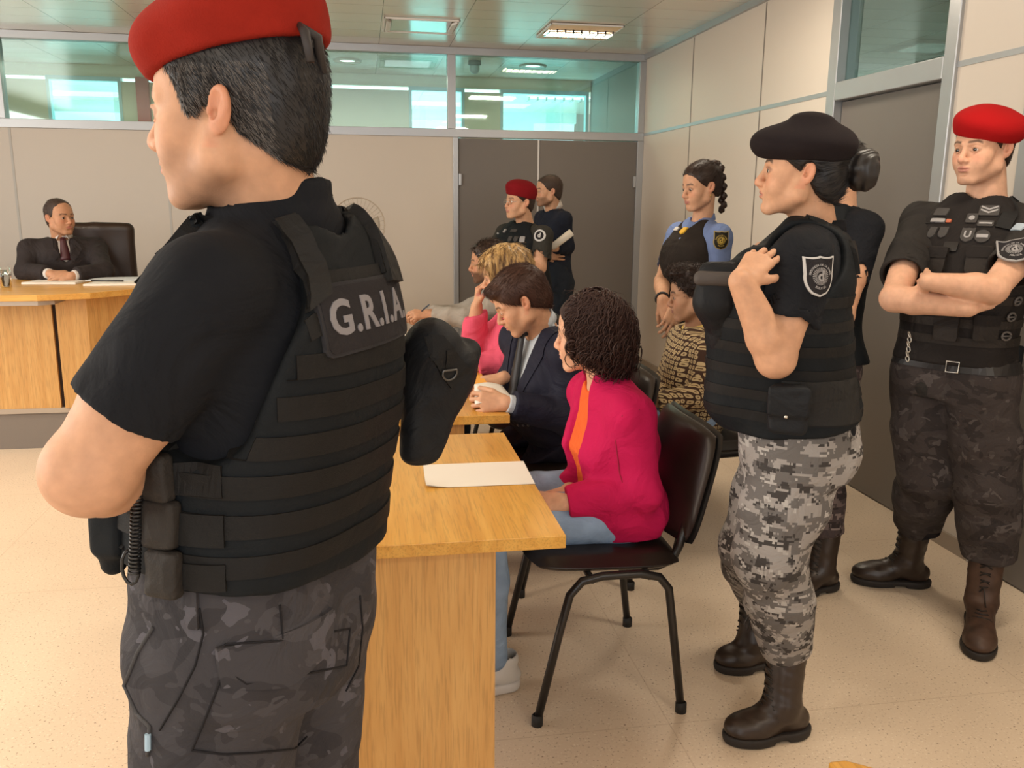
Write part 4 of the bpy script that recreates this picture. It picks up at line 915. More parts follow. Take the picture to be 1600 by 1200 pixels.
g1.shirt(tee_black, o=.012, t0=.68, r=(.054, .056), bottom=pel+np.array([0, 0, .02]), fold_=(16, .004), nk_r=.063, rise=.016, extra=lambda S: S.cone(g1.nk-g1.up*.05, g1.nk+g1.up*.035, .088, .076, .03), sd_list=(1, -1))
g1.collar_ring(tee_black, r=.073, h=.020, dz=.026, tilt=.28)
def mg(q): return (q[:, 1] < .05)
greyer = M('greying_black_hair', (.055, .048, .045), .5, spec=.4)
g1.hair(hair_black, th=.004, hl=.084, nape=-.070, extra=lambda S: [S.ell(g1.L(sx*.0735, .026, .020), (.0075, .011, .024), g1.Rm, .012) for sx in (-1, 1)], strands_n=9000, L=.012, rad=.00045, lift=.18, flow=flow_back, res=.0025, back=1.2)
def b1(S):
    S.ell(g1.L(-.005, .066, .078), np.array([.068, .044, .034]), g1.Rm, .03)
    S.ell(g1.L(.05, -.02, .10), np.array([.070, .085, .04]), g1.Rm, .03)
qv, qf = SDFM[g1.hair_o.name]; qn = vnormals(qv, qf); ql = (qv-g1.hc)@g1.Rm
ix = np.where((ql[:, 2] < .055) & (ql[:, 2] > -.06) & (ql[:, 1] > -.065) & (np.abs(ql[:, 0]) > .045))[0]; ix = np.random.RandomState(3).choice(ix, 3200); fl = flow_back(ql[ix])@g1.Rm.T; fl -= (fl*qn[ix]).sum(1)[:, None]*qn[ix]; fl /= np.linalg.norm(fl, axis=1)[:, None]
sv, sf = strands(qv[ix]-qn[ix]*.0005, qn[ix], fl, .011, .0004, 4, .24, jit=.3); mesh_np('greying_side_hair', sv, sf, M('silver_grey_hair', (.20, .18, .165), .5), g1.root)
g1.beret(red_wool, c=(.0, -.006, .106), rad=(.096, .110, .052), pitch=-12, roll=0, extra=b1, fold_=(16, .003))
# beret tie at the back
m = MB(); a = g1.L(-.045, -.100, .092); m.tube([a, a+g1.Rm@np.array([-.02, -.012, -.012]), a+g1.Rm@np.array([-.025, -.018, -.045])], [.004, .006, .005], 8); m.tube([a, a+g1.Rm@np.array([.02, -.014, -.01]), a+g1.Rm@np.array([.03, -.015, -.05])], [.004, .006, .005], 8); m.build('beret_ribbon', M('dark_ribbon', (.03, .025, .025), .6), g1.root, smooth=True)
g1.trousers(dcamo, o=.024, bag=1.22, waist=.52, fold_=(15, .006), r=(.100, .080, .066))
def shoe_pair(p, pts, mat=boot_m, sole=sole_m, **kw):
    for heel, toe, up in pts: boot(p.root, heel, toe, up, mat, sole, **kw)
shoe_pair(g1, [(pel*[1, 1, 0]+g_r*.11-g_f*.09, pel*[1, 1, 0]+g_r*.13+g_f*.20, pel*[1, 1, 0]+g_r*.11+np.array([0, 0, .22])), (pel*[1, 1, 0]-g_r*.14-g_f*.09, pel*[1, 1, 0]-g_r*.17+g_f*.20, pel*[1, 1, 0]-g_r*.14+np.array([0, 0, .22]))], laces=False, res=.007)
v = g1.vest(vest_black, o=.034, n=2.6, bot=.36, hole=.098, neckhole=.088, top=-.004, shoulder_in=.012, cuts=((P(375, 440, 1.06), P(310, 630, 1.07), .082, .070),))
bv = bvh_of(v); cen = (pel+chest)/2
# webbing rows round the carrier
m_ = []
for i, (z, hgt) in enumerate(((1.285, .030), (1.235, .030), (1.185, .030), (1.135, .030), (1.085, .030), (1.035, .028))):
    m = MB(); band(m, bv, (cen[0], cen[1]), 150+85, 150+250, z, z+hgt, .0028, 46, tilt=lambda a: .010*math.cos(R_(a-200))); o = m.build('webbing_strap', web_black, v, smooth=False)
for i, (z, hgt) in enumerate(((1.145, .036), (1.085, .036), (1.030, .030))):
    m = MB(); band(m, bv, (cen[0], cen[1]), 200, 262, z-.004, z+hgt, .006, 26); m.build('side_strap', web_black, v)
# buckles of the side straps at the flank
for i, z in enumerate((1.165, 1.105, 1.045)):
    d = az(237+i*2); p, n = cast(bv, np.array([cen[0], cen[1], z])+d*.6, -d)
    if p is not None:
        S = SDF(.003); Rm = frame_from(n); S.box(p+n*.010, (.024, .011, .030), Rm, .006, .004); S.box(p+n*.018, (.014, .006, .020), Rm, .004, .004); S.disp = lambda q: fold(q, 60, .0012, 4); sdf_obj('strap_buckle', S, fabric('worn_webbing', (.030, .026, .023), .6, 500, .4), v)
# shoulder straps
top_ = g1.nk+np.array([0, 0, .02])
for sd in (-1, 1):
    a = g1.nk+g_r*.108*sd-g_f*.14-np.array([0, 0, .075]); b = g1.nk+g_r*.112*sd+np.array([0, 0, .04]); c = g1.nk+g_r*.115*sd+g_f*.11-np.array([0, 0, .08])
    m = MB(); path_band(m, bv, [a, b, c], .058, .010, 10); m.build('shoulder_strap', web_black, v)
    m = MB(); path_band(m, bv, [a+np.array([0, 0, -.012]), b-g_f*.06], .050, .016, 8); m.build('strap_flap', fabric('dull_black_flap', (.020, .019, .018), .7, 500, .3), v)
m = MB(); a = g1.nk-g_f*.13-np.array([0, 0, .085]); path_band(m, bv, [a-g_r*.10, a+g_r*.10], .05, .004, 12); m.build('drag_handle', web_black, v)
m = MB(); a = g1.nk-g_f*.14-np.array([0, 0, .122]); path_band(m, bv, [a-g_r*.13, a+g_r*.13], .03, .003, 12); m.build('webbing_strap', web_black, v)
# back patch with the unit's initials
p, n = surf_at(bv, 584, 486); n = unit(-g_f*.93+np.array([0, 0, .10])); up = np.array([0, 0, 1.0])
m = MB(); V, F = place_flat(bv, p, n, up, grid2(.245, .092, 26, 10, rrect), .003, .003, size=.12); fr0 = place_flat.last; m.add(V, F); pt = m.build('back_patch', fabric('patch_rim', (.028, .027, .030), .7, 600, .3), g1.root)
m = MB(); V, F = place_flat(bv, p, n, up, grid2(.236, .083, 26, 10, rrect), .006, .001, frame=fr0); m.add(V, F); m.build('patch_ground', patch_black, pt)
m = MB(); V, F = place_flat(bv, p, n, up, text2('G.R.I.A.', .062, .0016, 1.12), .007, .0014, frame=fr0); m.add(V, F); m.build('lettering', M('silver_grey_letters', (.23, .22, .235), .45), pt)
# coiled radio lead hanging at the flank
m = MB(); a = P(216, 738, 1.06); b = P(210, 895, 1.06); pts = []
for i in range(26*10+1): t = i/260; an = t*26*2*math.pi; pts.append(a*(1-t)+b*t+np.array([math.cos(an)*.0065, math.sin(an)*.0065, 0]))
m.tube(pts, .0018, 5); m.build('coiled_radio_lead', plastic_black, v, smooth=True)
m = MB(); pts = [b+np.array([math.sin(t/12*math.pi*2)*.010-.004, 0, .03-.045*(1-math.cos(t/12*2*math.pi))/2]) for t in range(13)]; m.tube(pts, .0022, 6); m.build('lead_loop', plastic_black, v, smooth=True)
# radio pouch in front of the flank
S = SDF(.004); c = P(185, 800, 1.15); S.box(c, (.03, .025, .055), frame_from(g_f, (0.2, 0, 1)), .01, .01); S.cone(c+np.array([0, 0, .03]), c+np.array([-.01, 0, -.07]), .022, .018, .02); S.disp = lambda q: fold(q, 45, .002, 6); sdf_obj('radio_pouch', S, vest_black, v)
# soft bag hanging from the front of the vest, seen past his right side
S = SDF(.004); t0 = P(690, 515, 1.40)
S.cone(P(678, 545, 1.40), P(682, 600, 1.42), .046, .054, .02); S.cone(P(690, 590, 1.42), P(668, 700, 1.40), .052, .028, .02); S.cone(P(655, 560, 1.40), P(645, 705, 1.38), .034, .022, .02); S.box(P(705, 575, 1.42), (.030, .040, .042), frame_from((.3, 1, .2), (.3, 0, 1)), .014, .015)
S.disp = lambda q: fold(q, 22, .006, 9)+fold(q, 50, .002, 10); S.dm = .01; bg = sdf_obj('hanging_pouch', S, fabric('black_nylon', (.012, .013, .015), .6, 300, .3), g1.root)
bb = bvh_of(bg); m = MB(); path_band(m, bb, [P(655, 545, 1.3), P(690, 535, 1.3), P(738, 600, 1.33)], .045, .006, 12); m.build('pouch_flap', web_black, bg)
p, n = surf_at(bb, 700, 580)
if p is not None: m = MB(); fr = frame_from(n); m.tube([p+n*.006+fr@np.array([math.cos(a)*.013, 0, math.sin(a)*.013 if math.sin(a) < .3 else .004]) for a in [2*math.pi*i/24 for i in range(24)]], .0022, 6, closed=True); m.build('d_ring', M('dark_steel', (.12, .12, .12), .35, metal=.8), bg, smooth=True); m = MB(); path_band(m, bb, [p+np.array([0, 0, .035]), p+np.array([0, 0, .006])], .016, .004, 5); m.build('ring_loop', web_black, bg)
# trouser details: back pocket flap, belt loops, piping, zip pull
bt = bvh_of(g1.trous)
p, n = surf_at(bt, 450, 1030)
if p is not None:
    m = MB(); V, F = place_flat(bt, p, n, (0, 0, 1), grid2(.165, .075, 14, 8, lambda u, v, w, h: (u*w/2, (v*h/2 if v > -.2 else -.1*h-(-v-.2)/.8*h*.4*(1-.75*abs(abs(u)-0)**1.2)))), .001, .003); m.add(V, F); m.build('pocket_flap', dcamo, g1.trous)
def seam(pts, r=.0016, nm='seam', mt=None):
    pts = [(pts[i][0]+(pts[i+1][0]-pts[i][0])*j/8, pts[i][1]+(pts[i+1][1]-pts[i][1])*j/8) for i in range(len(pts)-1) for j in range(8)]+[pts[-1]]
    q = [surf_at(bt, *a) for a in pts]; q = [a[0]+a[1]*.0008 for a in q if a[0] is not None]
    if len(q) > 2:
        m = MB(); m.tube(q, r, 5); m.build(nm, mt or fabric('seam_thread', (.016, .015, .017), .8), g1.trous, smooth=True)
seam([(312, 950), (318, 990), (305, 1040), (280, 1090), (250, 1140)]); seam([(352, 1006), (450, 1000), (546, 982), (541, 1040), (480, 1052), (385, 1068), (352, 1045), (352, 1006)]); seam([(437, 945), (440, 970), (441, 998)]); seam([(352, 1040), (338, 1080), (318, 1130), (300, 1172)]); seam([(300, 1172), (350, 1178), (400, 1176), (460, 1170), (480, 1150)]); seam([(562, 930), (566, 980), (560, 1040), (540, 1080)]); seam([(240, 980), (215, 1020), (195, 1070), (215, 1115), (235, 1135), (232, 1180)], .003, 'pocket_piping', fabric('grey_piping', (.06, .058, .06), .7))
for x, y in ((302, 952),):
    p, n = surf_at(bt, x, y)
    if p is not None: m = MB(); V, F = place_flat(bt, p, n, (0, 0, 1), grid2(.016, .05, 2, 4), .002, .004); m.add(V, F); m.build('belt_loop', dcamo, g1.trous)
p, n = surf_at(bt, 235, 1145)
if p is not None: m = MB(); m.tube([p+n*.004, p+n*.006+np.array([0, 0, -.022])], .004, 8); m.build('zip_pull', M('pale_blue_pull', (.35, .50, .62), .4), g1.trous)
# ------------------------------------------------------------------ furniture
def desk(x0, x1, y0, y1, z, label, ox=.08, oy=.03):
    r = empty('desk', ((x0+x1)/2, (y0+y1)/2, 0), label, 'desk'); t = .032
    m = MB(); m.box(x0, x1, y0, y1, z-t, z); m.build('desktop', oak, r, bevel=.002)
    for ya, yb in ((y0+oy, y0+oy+.03), (y1-oy-.03, y1-oy)): m = MB(); m.box(x0+ox, x1-ox*2.0, ya, yb, 0, z-t); m.build('side_panel', oakv, r, bevel=.0015)
    m = MB(); m.box(x0+ox+.02, x0+ox+.04, y0+oy+.03, y1-oy-.03, .25, z-t); m.build('modesty_panel', oak, r)
    return r
desk(-.30, .447, 1.83, 2.74, .74, 'nearest oak desk with a plain white paper sheet on top')
desk(-.30, .500, 2.93, 3.90, .752, 'oak desk in the middle of the row, before the navy-suited man')
desk(-.30, .500, 3.93, 5.05, .742, 'farthest oak desk of the row, under the grey sleeves')
leather = M('black_leatherette', (.020, .014, .011), .33, bump=.15, bscale=220, bdist=.0008); frame_b = M('black_enamelled_tube', (.013, .011, .010), .35)
def chair(x, y, rz, label):
    'visitor chair; local: faces +y, origin on the floor under the seat'
    r = empty('visitor_chair', (x, y, 0), label, 'chair', 'visitor chairs along the desks', rz)
    def U(m): return m
    for sx in (-1, 1):
        m = MB(); xx = sx*.265; pts = [(xx*1.02, .235, .012), (xx, .17, .30), (xx, .145, .400), (xx, .11, .440), (xx, .05, .452), (xx, -.06, .452), (xx, -.12, .438), (xx, -.15, .40), (xx, -.165, .30), (xx*1.02, -.205, .012)]
        f = m.build; m.tube(pts, .0125, 12, sx=1.0); m.build('leg_frame', frame_b, None, smooth=True); o = bpy.data.objects[-1] if False else None
        ob = COL.objects[-1]; ob.parent = r
        for p in (pts[0], pts[-1]): q = MB(); q.lathe([(.001, 0), (.017, 0), (.017, .03), (.0125, .034)], p[0], p[1], 0, 12); q.build('rubber_foot', M('black_rubber', (.012, .011, .01), .7), None, smooth=True); COL.objects[-1].parent = ob
    for yy in (.08, -.09): m = MB(); m.tube([(-.265, yy, .440), (.265, yy, .440)], .010, 10); m.build('cross_tube', frame_b, None, smooth=True); COL.objects[-1].parent = r
    def slab(nm, w, d, th, crown, tf, k_=3.2):
        V = []; F = []; n = 20
        for lay in range(2):
            for j in range(n+1):
                for i in range(n+1):
                    u, v = i/n*2-1, j/n*2-1; x_ = u*(1-abs(v)**4*.10); y_ = v*(1-abs(u)**4*.10); e = (1-abs(u)**6)*(1-abs(v)**6)
                    V.append((x_*w/2, y_*d/2, (th*.5*max(e, 0)**.45+crown*(1-u*u)*.0)*(1 if lay == 0 else -.7)+crown*u*u))
        for lay in range(2):
            b = lay*(n+1)**2
            for j in range(n):
                for i in range(n): a = b+j*(n+1)+i; q = (a, a+1, a+n+2, a+n+1); F.append(q if lay == 0 else q[::-1])
        N2 = (n+1)**2; rim = [i for i in range(n+1)]+[j*(n+1)+n for j in range(1, n+1)]+[n*(n+1)+i for i in range(n-1, -1, -1)]+[j*(n+1) for j in range(n-1, 0, -1)]
        for a, b in zip(rim, rim[1:]+rim[:1]): F.append((b, a, a+N2, b+N2))
        m = MB(); m.add([tuple(tf@Vector(v)) for v in V], F); return m
    m = slab('seat', .50, .47, .075, .008, Matrix.Translation((0, 0.02, .462))@Matrix.Rotation(R_(2), 4, 'X')); m.build('seat', leather, None, smooth=True); COL.objects[-1].parent = r
    T = Matrix.Translation((0, -.222, .685))@Matrix.Rotation(R_(90+13), 4, 'X'); m = slab('backrest', .46, .36, .055, .035, T); m.build('backrest', leather, None, smooth=True); COL.objects[-1].parent = r
    T2 = Matrix.Translation((0, -.238, .683))@Matrix.Rotation(R_(90+13), 4, 'X'); m = slab('shell', .475, .375, .03, .035, T2); m.build('back_shell', frame_b, None, smooth=True); COL.objects[-1].parent = r
    for sx in (-.19, .19): m = MB(); m.tube([(sx, -.05, .440), (sx, -.14, .438), (sx, -.185, .455), (sx, -.205, .50), (sx, -.222, .58)], .013, 10); m.build('back_support', frame_b, None, smooth=True); COL.objects[-1].parent = r
    return r
chair(.700, 2.475, R_(90), 'black leatherette chair under the woman in the magenta jacket')
chair(.80, 3.30, R_(90), 'black chair under the man in the navy suit')
chair(1.46, 3.56, R_(98), 'black chair under the young man in the patterned sweater')
chair(.80, 4.02, R_(90), 'black chair under the fair-haired woman in pink')
chair(.80, 5.00, R_(90), 'black chair under the bearded man in the grey jacket')
paper = M('white_paper', (.80, .76, .68), .7)
def sheet(name, quad, z, label, cat='paper', group=None, th=.001, mat=None, parts=None):
    m = MB(); m.prism(quad, z, z+th); o = m.build(name, mat or paper); return tag(o, label, cat, group)
V = []; m = MB(); nx, ny = 10, 8
for lay in (0, 1):
    for j in range(ny+1):
        for i in range(nx+1):
            u, v_ = i/nx, j/ny; x = .150+.297*u+.006*v_; y = 2.205+.21*v_-.004*u; z = .7405+lay*.0008+(.010*max(0, 1-u*4)**2*max(0, 1-v_*3) if lay else .008*max(0, 1-u*4)**2*max(0, 1-v_*3)); V.append((x, y, z))
F = []; n2_ = (nx+1)*(ny+1)
for lay in (0, 1):
    for j in range(ny):
        for i in range(nx): a = lay*n2_+j*(nx+1)+i; F.append((a, a+1, a+nx+2, a+nx+1))
m.add(V, F); tag(m.build('paper_sheet', paper, smooth=True), 'plain white paper sheet lying on the nearest oak desk', 'paper')
# judge's bench on its dais
dz = .25
def bench():
    r = empty('judges_bench', (-2.6, 5.8, 0), 'long curved oak bench with panelled front before the seated judge', 'bench')
    zt = .955; y0 = 5.17
    m = MB(); m.prism([(-4.6, y0), (-1.80, y0), (-1.55, y0+.10), (-.95, y0+.75), (-.95, 6.45), (-1.9, 6.2), (-4.6, 6.2)], zt-.035, zt); m.build('worktop', oakx, r, bevel=.003)
    m = MB(); m.prism([(-4.6, y0+.005), (-1.80, y0+.005), (-1.73, y0+.06), (-1.73, y0+.3), (-4.6, y0+.3)], zt-.06, zt-.035); m.build('edge_trim', M('grey_edge_trim', (.36, .30, .25), .5), r)
    m = MB(); m.box(-4.6, -1.815, 5.42, 5.45, dz, zt-.06); m.build('front_panel', oakv, r)
    m = MB(); m.prism([(-1.785, 5.40), (-1.62, 5.42), (-1.05, 5.98), (-1.05, 6.3), (-1.09, 6.3), (-1.09, 6.0), (-1.64, 5.46), (-1.785, 5.44)], dz, zt-.035); m.build('corner_panel', oakv, r)
    m = MB(); m.box(-1.815, -1.785, 5.44, 5.46, dz, zt-.04); m.build('gap_shade_strip', M('recess_shade', (.03, .015, .01), .8), r)  # near-black strip paints the shade of the gap between the panels
    m = MB(); m.box(-4.6, -1.8, 6.0, 6.03, dz, zt-.04); m.build('rear_rail', oakx, r)
bench()
da = MB(); da.prism([(-4.8, 5.43), (-1.6, 5.43), (-.9, 6.1), (-.9, D-.02), (-4.8, D-.02)], 0, dz-.03); o = da.build('dais', M('grey_carpet_riser', (.20, .17, .145), .9, bump=.4, bscale=300, bdist=.002)); tag(o, 'low grey carpeted dais carrying the judge\'s bench', 'platform')
m = MB(); m.prism([(-4.8, 5.415), (-1.6, 5.415), (-.885, 6.1), (-.885, D-.02), (-4.8, D-.02)], dz-.03, dz); m.build('nosing', M('pale_nosing', (.40, .33, .26), .6), o)
sheet('document_stack', [(-2.10, 5.80), (-1.78, 5.78), (-1.76, 6.00), (-2.06, 6.02)], .956, 'thin stack of white documents under the judge\'s hands', 'documents', th=.012)
sheet('document_stack', [(-1.70, 5.66), (-1.40, 5.68), (-1.40, 5.90), (-1.68, 5.88)], .956, 'white stack of papers with dark edge right of the judge\'s hands', 'documents', th=.012)
sheet('folder', [(-1.74, 5.84), (-1.42, 5.88), (-1.42, 6.10), (-1.72, 6.06)], .969, 'open pale folder lying behind the right paper stack on the bench', 'folder', th=.006, mat=M('pale_blue_paper', (.62, .66, .68), .6))
m = MB(); m.tube([(-1.70, 5.83, .974), (-1.50, 5.80, .974)], .005, 8); tag(m.build('pen', plastic_black, smooth=True), 'black pen lying on the folder beside the judge', 'pen')
gl_t, nt, b = nmat('drinking_glass'); b.inputs['Transmission Weight'].default_value = 1; b.inputs['Roughness'].default_value = .02; b.inputs['Base Color'].default_value = (.9, .9, .88, 1); b.inputs['IOR'].default_value = 1.2
p = P(9, 436, 5.62); r = empty('drinking_glass', (p[0], 5.62, .956), 'tall drinking glass at the left end of the judge\'s bench', 'glass')
m = MB(); m.lathe([(.001, .006), (.026, .006), (.031, .12), (.033, .12), (.029, .001), (.001, .001)], p[0], 5.62, .956, 28); m.build('tumbler', gl_t, r, smooth=True)
m = MB(); m.lathe([(.001, .009), (.0255, .009), (.0285, .075), (.001, .075)], p[0], 5.62, .956, 28); m.build('water', gl_t, r, smooth=True)
# executive chair behind the judge
ex = empty('executive_chair', (-1.80, 6.62, dz), 'brown leather high-back chair behind the judge', 'chair')
S = SDF(.008); c = P(150, 400, 6.72); Rm = frame_from((.25, -1, 0)); S.box(c-np.array([0, 0, .12]), (.27, .05, .36), Rm, .05, .02); S.disp = lambda q: fold(q, 14, .004, 3)
sdf_obj('backrest', S, M('dark_brown_leather', (.030, .016, .010), .35, bump=.2, bscale=120), ex); S = SDF(.008); S.box(np.array([c[0]-.1, 6.45, .70]), (.25, .26, .05), Rm, .04, .02); sdf_obj('seat', S, M('dark_brown_leather', (0, 0, 0)), ex)
m = MB(); m.tube([(c[0]-.1, 6.45, .32), (c[0]-.1, 6.45, .66)], .03, 12); m.build('gas_lift', frame_b, ex, smooth=True)
for i in range(5): a = i*2*math.pi/5; m = MB(); m.tube([(c[0]-.1, 6.45, .34), (c[0]-.1+.26*math.cos(a), 6.45+.26*math.sin(a), dz+.03)], .018, 8); m.build('base_arm', frame_b, ex, smooth=True)
# pedestal fan against the back wall
fx, fy, fz = -.035, 6.8, 1.30
fan = empty('pedestal_fan', (fx, fy, 0), 'pedestal fan with pale wire guard by the pale back wall', 'fan'); wire = M('pale_wire', (.50, .42, .33), .4, metal=.3)
m = MB(); n_ = 40
for rr_, yy in ((.205, 0), (.203, .05), (.14, -.045), (.07, -.055)): m.tube([(fx+rr_*math.cos(2*math.pi*i/n_), fy+yy, fz+rr_*math.sin(2*math.pi*i/n_)) for i in range(n_)], .004 if rr_ > .2 else .0018, 6, closed=True)
for i in range(36): a = 2*math.pi*i/36; m.tube([(fx+.03*math.cos(a), fy-.06, fz+.03*math.sin(a)), (fx+.14*math.cos(a), fy-.045, fz+.14*math.sin(a)), (fx+.204*math.cos(a), fy, fz+.204*math.sin(a))], .0013, 4)
m.build('wire_guard', wire, fan, smooth=True)
for i in range(3):
    m = MB(); a0 = i*2*math.pi/3; V = []; 
    for j in range(7):
        for k_ in range(5): a = a0+(k_-2)*.20*(1 if j > 1 else .6); rr_ = .03+.14*j/6; V.append((fx+rr_*math.cos(a), fy+.02+(k_-2)*.010, fz+rr_*math.sin(a)))
    m.add(V, [(j*5+k_, j*5+k_+1, (j+1)*5+k_+1, (j+1)*5+k_) for j in range(6) for k_ in range(4)]); m.build('blade', M('pale_fan_blade', (.45, .40, .33), .4), fan, smooth=True, solid=.003)
m = MB(); m.tube([(fx, fy+.05, fz), (fx, fy+.16, fz)], [.05, .035], 16); m.build('motor', white_m, fan, smooth=True)
m = MB(); m.tube([(fx, fy+.1, fz-.03), (fx, fy+.1, .02)], .012, 12); m.build('pole', white_m, fan, smooth=True); m = MB(); m.lathe([(.001, 0), (.2, 0), (.19, .025), (.02, .05), (.001, .05)], fx, fy+.1, 0, 32); m.build('base', white_m, fan, smooth=True)
# corner of another oak table at the lower right, nearest the camera
r = empty('oak_table', (.75, .70, 0), 'oak table of which one corner shows at the bottom right', 'table')
m = MB(); m.prism([(.50, .60), (.62, .972), (.645, .972), (1.25, .55), (1.0, .1)], .705, .74); m.build('tabletop', oak, r, bevel=.004)
m = MB(); m.prism([(.62, .6), (.66, .85), (.70, .85), (1.0, .55), (.9, .25)], 0, .705); m.build('pedestal', oakv, r)
# ------------------------------------------------------------------ uniformed woman with the black beret
w_f = az(152); w_r = np.cross(w_f, (0, 0, 1)); V3 = lambda *a: np.array(a, float)
hc = P(1253, 272, 2.10)
nk = P(1276, 362, 2.12); chest = P(1232, 470, 2.10)+w_f*.0; pel = P(1245, 690, 2.12)
fL = (Zp(1262, 1143, 0), Zp(1132, 1160, 0)); fR = (Zp(1215, 1050, 0)+V3(.02, .05, 0), Zp(1118, 1048, 0))
hipL, hipR = pel-w_r*.09, pel+w_r*.09
wg = Person('person in black beret and grey digital camouflage trousers, holding her vest strap', (pel[0], pel[1], 0), hc, 156, nk, chest, pel, 152, 150, size=FEM, k=1.10, fat=.02, skin='warm', hs=.97, res=.0025, cres=.005, sw=.165, armfat=1.12, neckr=(.052, .062), face=dict(w=.97, jaw=.98, nose=.92, brow=.4, lip=1.25, fat=.005), headpitch=3,
    arms=[dict(side=-1, el=P(1212, 560, 1.93), wr=P(1158, 440, 1.93), hand=dict(d=P(1198, 392, 1.97)-P(1158, 440, 1.93), n=-w_r*.95+w_f*.25+V3(0, 0, .1), th=1, curl=(24, 28, 32, 36), tc=15, to=1.1, s=.95)),
          dict(side=1, el=P(1150, 545, 2.28), wr=P(1150, 425, 2.16), hand=dict(d=P(1195, 378, 2.12)-P(1150, 425, 2.16), n=w_f*.9+V3(0, 0, .5), th=-1, curl=(30, 35, 40, 45), tc=20, s=.95))],
    legs=[(hipL, V3(*(P(1205, 870, 2.02))), fL[0]+w_f*.075+V3(0, 0, .25)), (hipR, P(1175, 850, 2.20), fR[0]+w_f*.075+V3(0, 0, .25))],
    colkw=dict(iswoman=True, brow=(.03, .02, .015), lips=(.42, .15, .12)))
wg.shirt(tee_black, o=.014, t0=.62, r=(.064, .068), fold_=(18, .004), nk_r=.064, sd_list=(-1, 1), k=.04)
wg.collar_ring(tee_black, r=.067, h=.03, tilt=.35)
def hw(S):
    S.ell(wg.L(0, -.055, -.02), np.array([.060, .05, .055]), wg.Rm, .02)
def flow_bun(q):
    t = np.array([0, -.14, .045])-q; return t/np.linalg.norm(t, axis=1)[:, None]
wg.hair(hair_black, th=.007, hl=.07, nape=-.080, strands_n=5000, L=.03, rad=.00045, lift=.04, flow=flow_bun, jit=.08, extra=hw)
S = SDF(.0025); bc = wg.L(0, -.150, .018)
for i in range(7):
    a = i*2*math.pi/7; b = a+1.3; S.cone(bc+wg.Rm@np.array([.020*math.cos(a), -.012, .030*math.sin(a)]), bc+wg.Rm@np.array([.026*math.cos(b), .016, .034*math.sin(b)]), .020, .017, .008)
S.ell(bc, (.040, .034, .052), wg.Rm, .01); S.cone(wg.L(0, -.09, .03), bc, .03, .028, .02); S.disp = lambda p: .0012*np.sin((p@wg.Rm.astype(f4)-(bc@wg.Rm).astype(f4))@np.array([150, 240, 130], dtype=f4)+4*np.sin(p@np.array([20, 30, 40], dtype=f4)))
sdf_obj('hair_bun', S, hair_black, wg.root)
wg.beret(black_wool, c=(0, .002, .080), rad=(.114, .128, .050), pitch=-2, roll=-8, fold_=(24, .003), extra=lambda S: (S.ell(wg.L(-.02, -.01, .136), (.045, .045, .014), wg.Rm, .03), S.ell(wg.L(0, .085, .072), (.080, .048, .036), wg.Rm, .03)))
wg.trousers(gcamo, o=.020, bag=1.18, waist=.6, fold_=(16, .007), r=(.108, .080, .062))
boot(wg.root, fL[0], fL[1], fL[0]+w_f*.075+V3(0, 0, .27), boot_m, sole_m, s=1.05, res=.0045, rr=.055); boot(wg.root, fR[0], fR[1], fR[0]+w_f*.075+V3(0, 0, .27), boot_m, sole_m, s=1.05, res=.0045, rr=.055)
v = wg.vest(vest_black, o=.034, n=2.4, bot=.22, hole=.095, neckhole=.080, top=-.01, extra=lambda S: (S.cone(P(1165, 470, 2.12), P(1150, 620, 2.12), .09, .085, .06),))
bv = bvh_of(v); cen = (pel+chest)/2
for z in (1.25, 1.19, 1.13, 1.07, 1.01, .955): m = MB(); band(m, bv, (cen[0], cen[1]), 160, 345, z, z+.026, .0025, 40); m.build('webbing_strap', web_black, v)
m = MB(); band(m, bv, (cen[0], cen[1]), 235, 300, .96, 1.07, .008, 20); m.build('side_panel', fabric('dull_black_flap', (.020, .019, .018), .7, 500, .3), v)
m = MB(); path_band(m, bv, [nk+w_f*.12-w_r*.09-V3(0, 0, .10), nk-w_r*.085+V3(0, 0, .06), nk-w_f*.10-w_r*.10-V3(0, 0, .10)], .05, .010, 12); m.build('shoulder_strap', web_black, v)
m = MB(); path_band(m, bv, [nk+w_f*.12+w_r*.09-V3(0, 0, .10), nk+w_r*.085+V3(0, 0, .06), nk-w_f*.10+w_r*.10-V3(0, 0, .10)], .05, .010, 12); m.build('shoulder_strap', web_black, v)
bs = bvh_of(wg.shirt_o); pt = police_patch(wg.root, bs, 1281, 432, .078, .096, light_grey, patch_black, thread_grey)
# holster pouch on her belt, buckle straps
S = SDF(.003); pc = P(1232, 640, 1.90); Rm = frame_from(-w_r); S.box(pc, (.048, .022, .062), Rm, .018, .01); S.box(pc-w_r*.018+V3(0, 0, .022), (.050, .008, .038), Rm, .008, .006); S.disp = lambda p: fold(p, 40, .0012, 3); po = sdf_obj('belt_pouch', S, fabric('black_nylon', (.012, .013, .015), .6, 300, .3), wg.root)
bp = bvh_of(po); p, n = surf_at(bp, 1228, 652)
if p is not None: m = MB(); m.lathe([(.001, .004), (.004, .003), (.005, 0)], 0, 0, 0, 14); m.build('snap_stud', steel, None, smooth=True); o = COL.objects[-1]; o.parent = po; o.matrix_local = Matrix.Translation(Vector(p-pel*[1, 1, 0]))@Matrix(np.vstack([np.column_stack([frame_from(n)[:, 0], frame_from(n)[:, 2]*-1, n, [0, 0, 0]]), [0, 0, 0, 1]]).tolist())
m = MB(); c0 = P(1298, 650, 1.98); m.tube([c0, P(1300, 672, 1.975), P(1310, 690, 1.975), P(1298, 700, 1.975), P(1284, 688, 1.975)], .006, 8); m.build('hanging_buckle', plastic_black, wg.root, smooth=True)
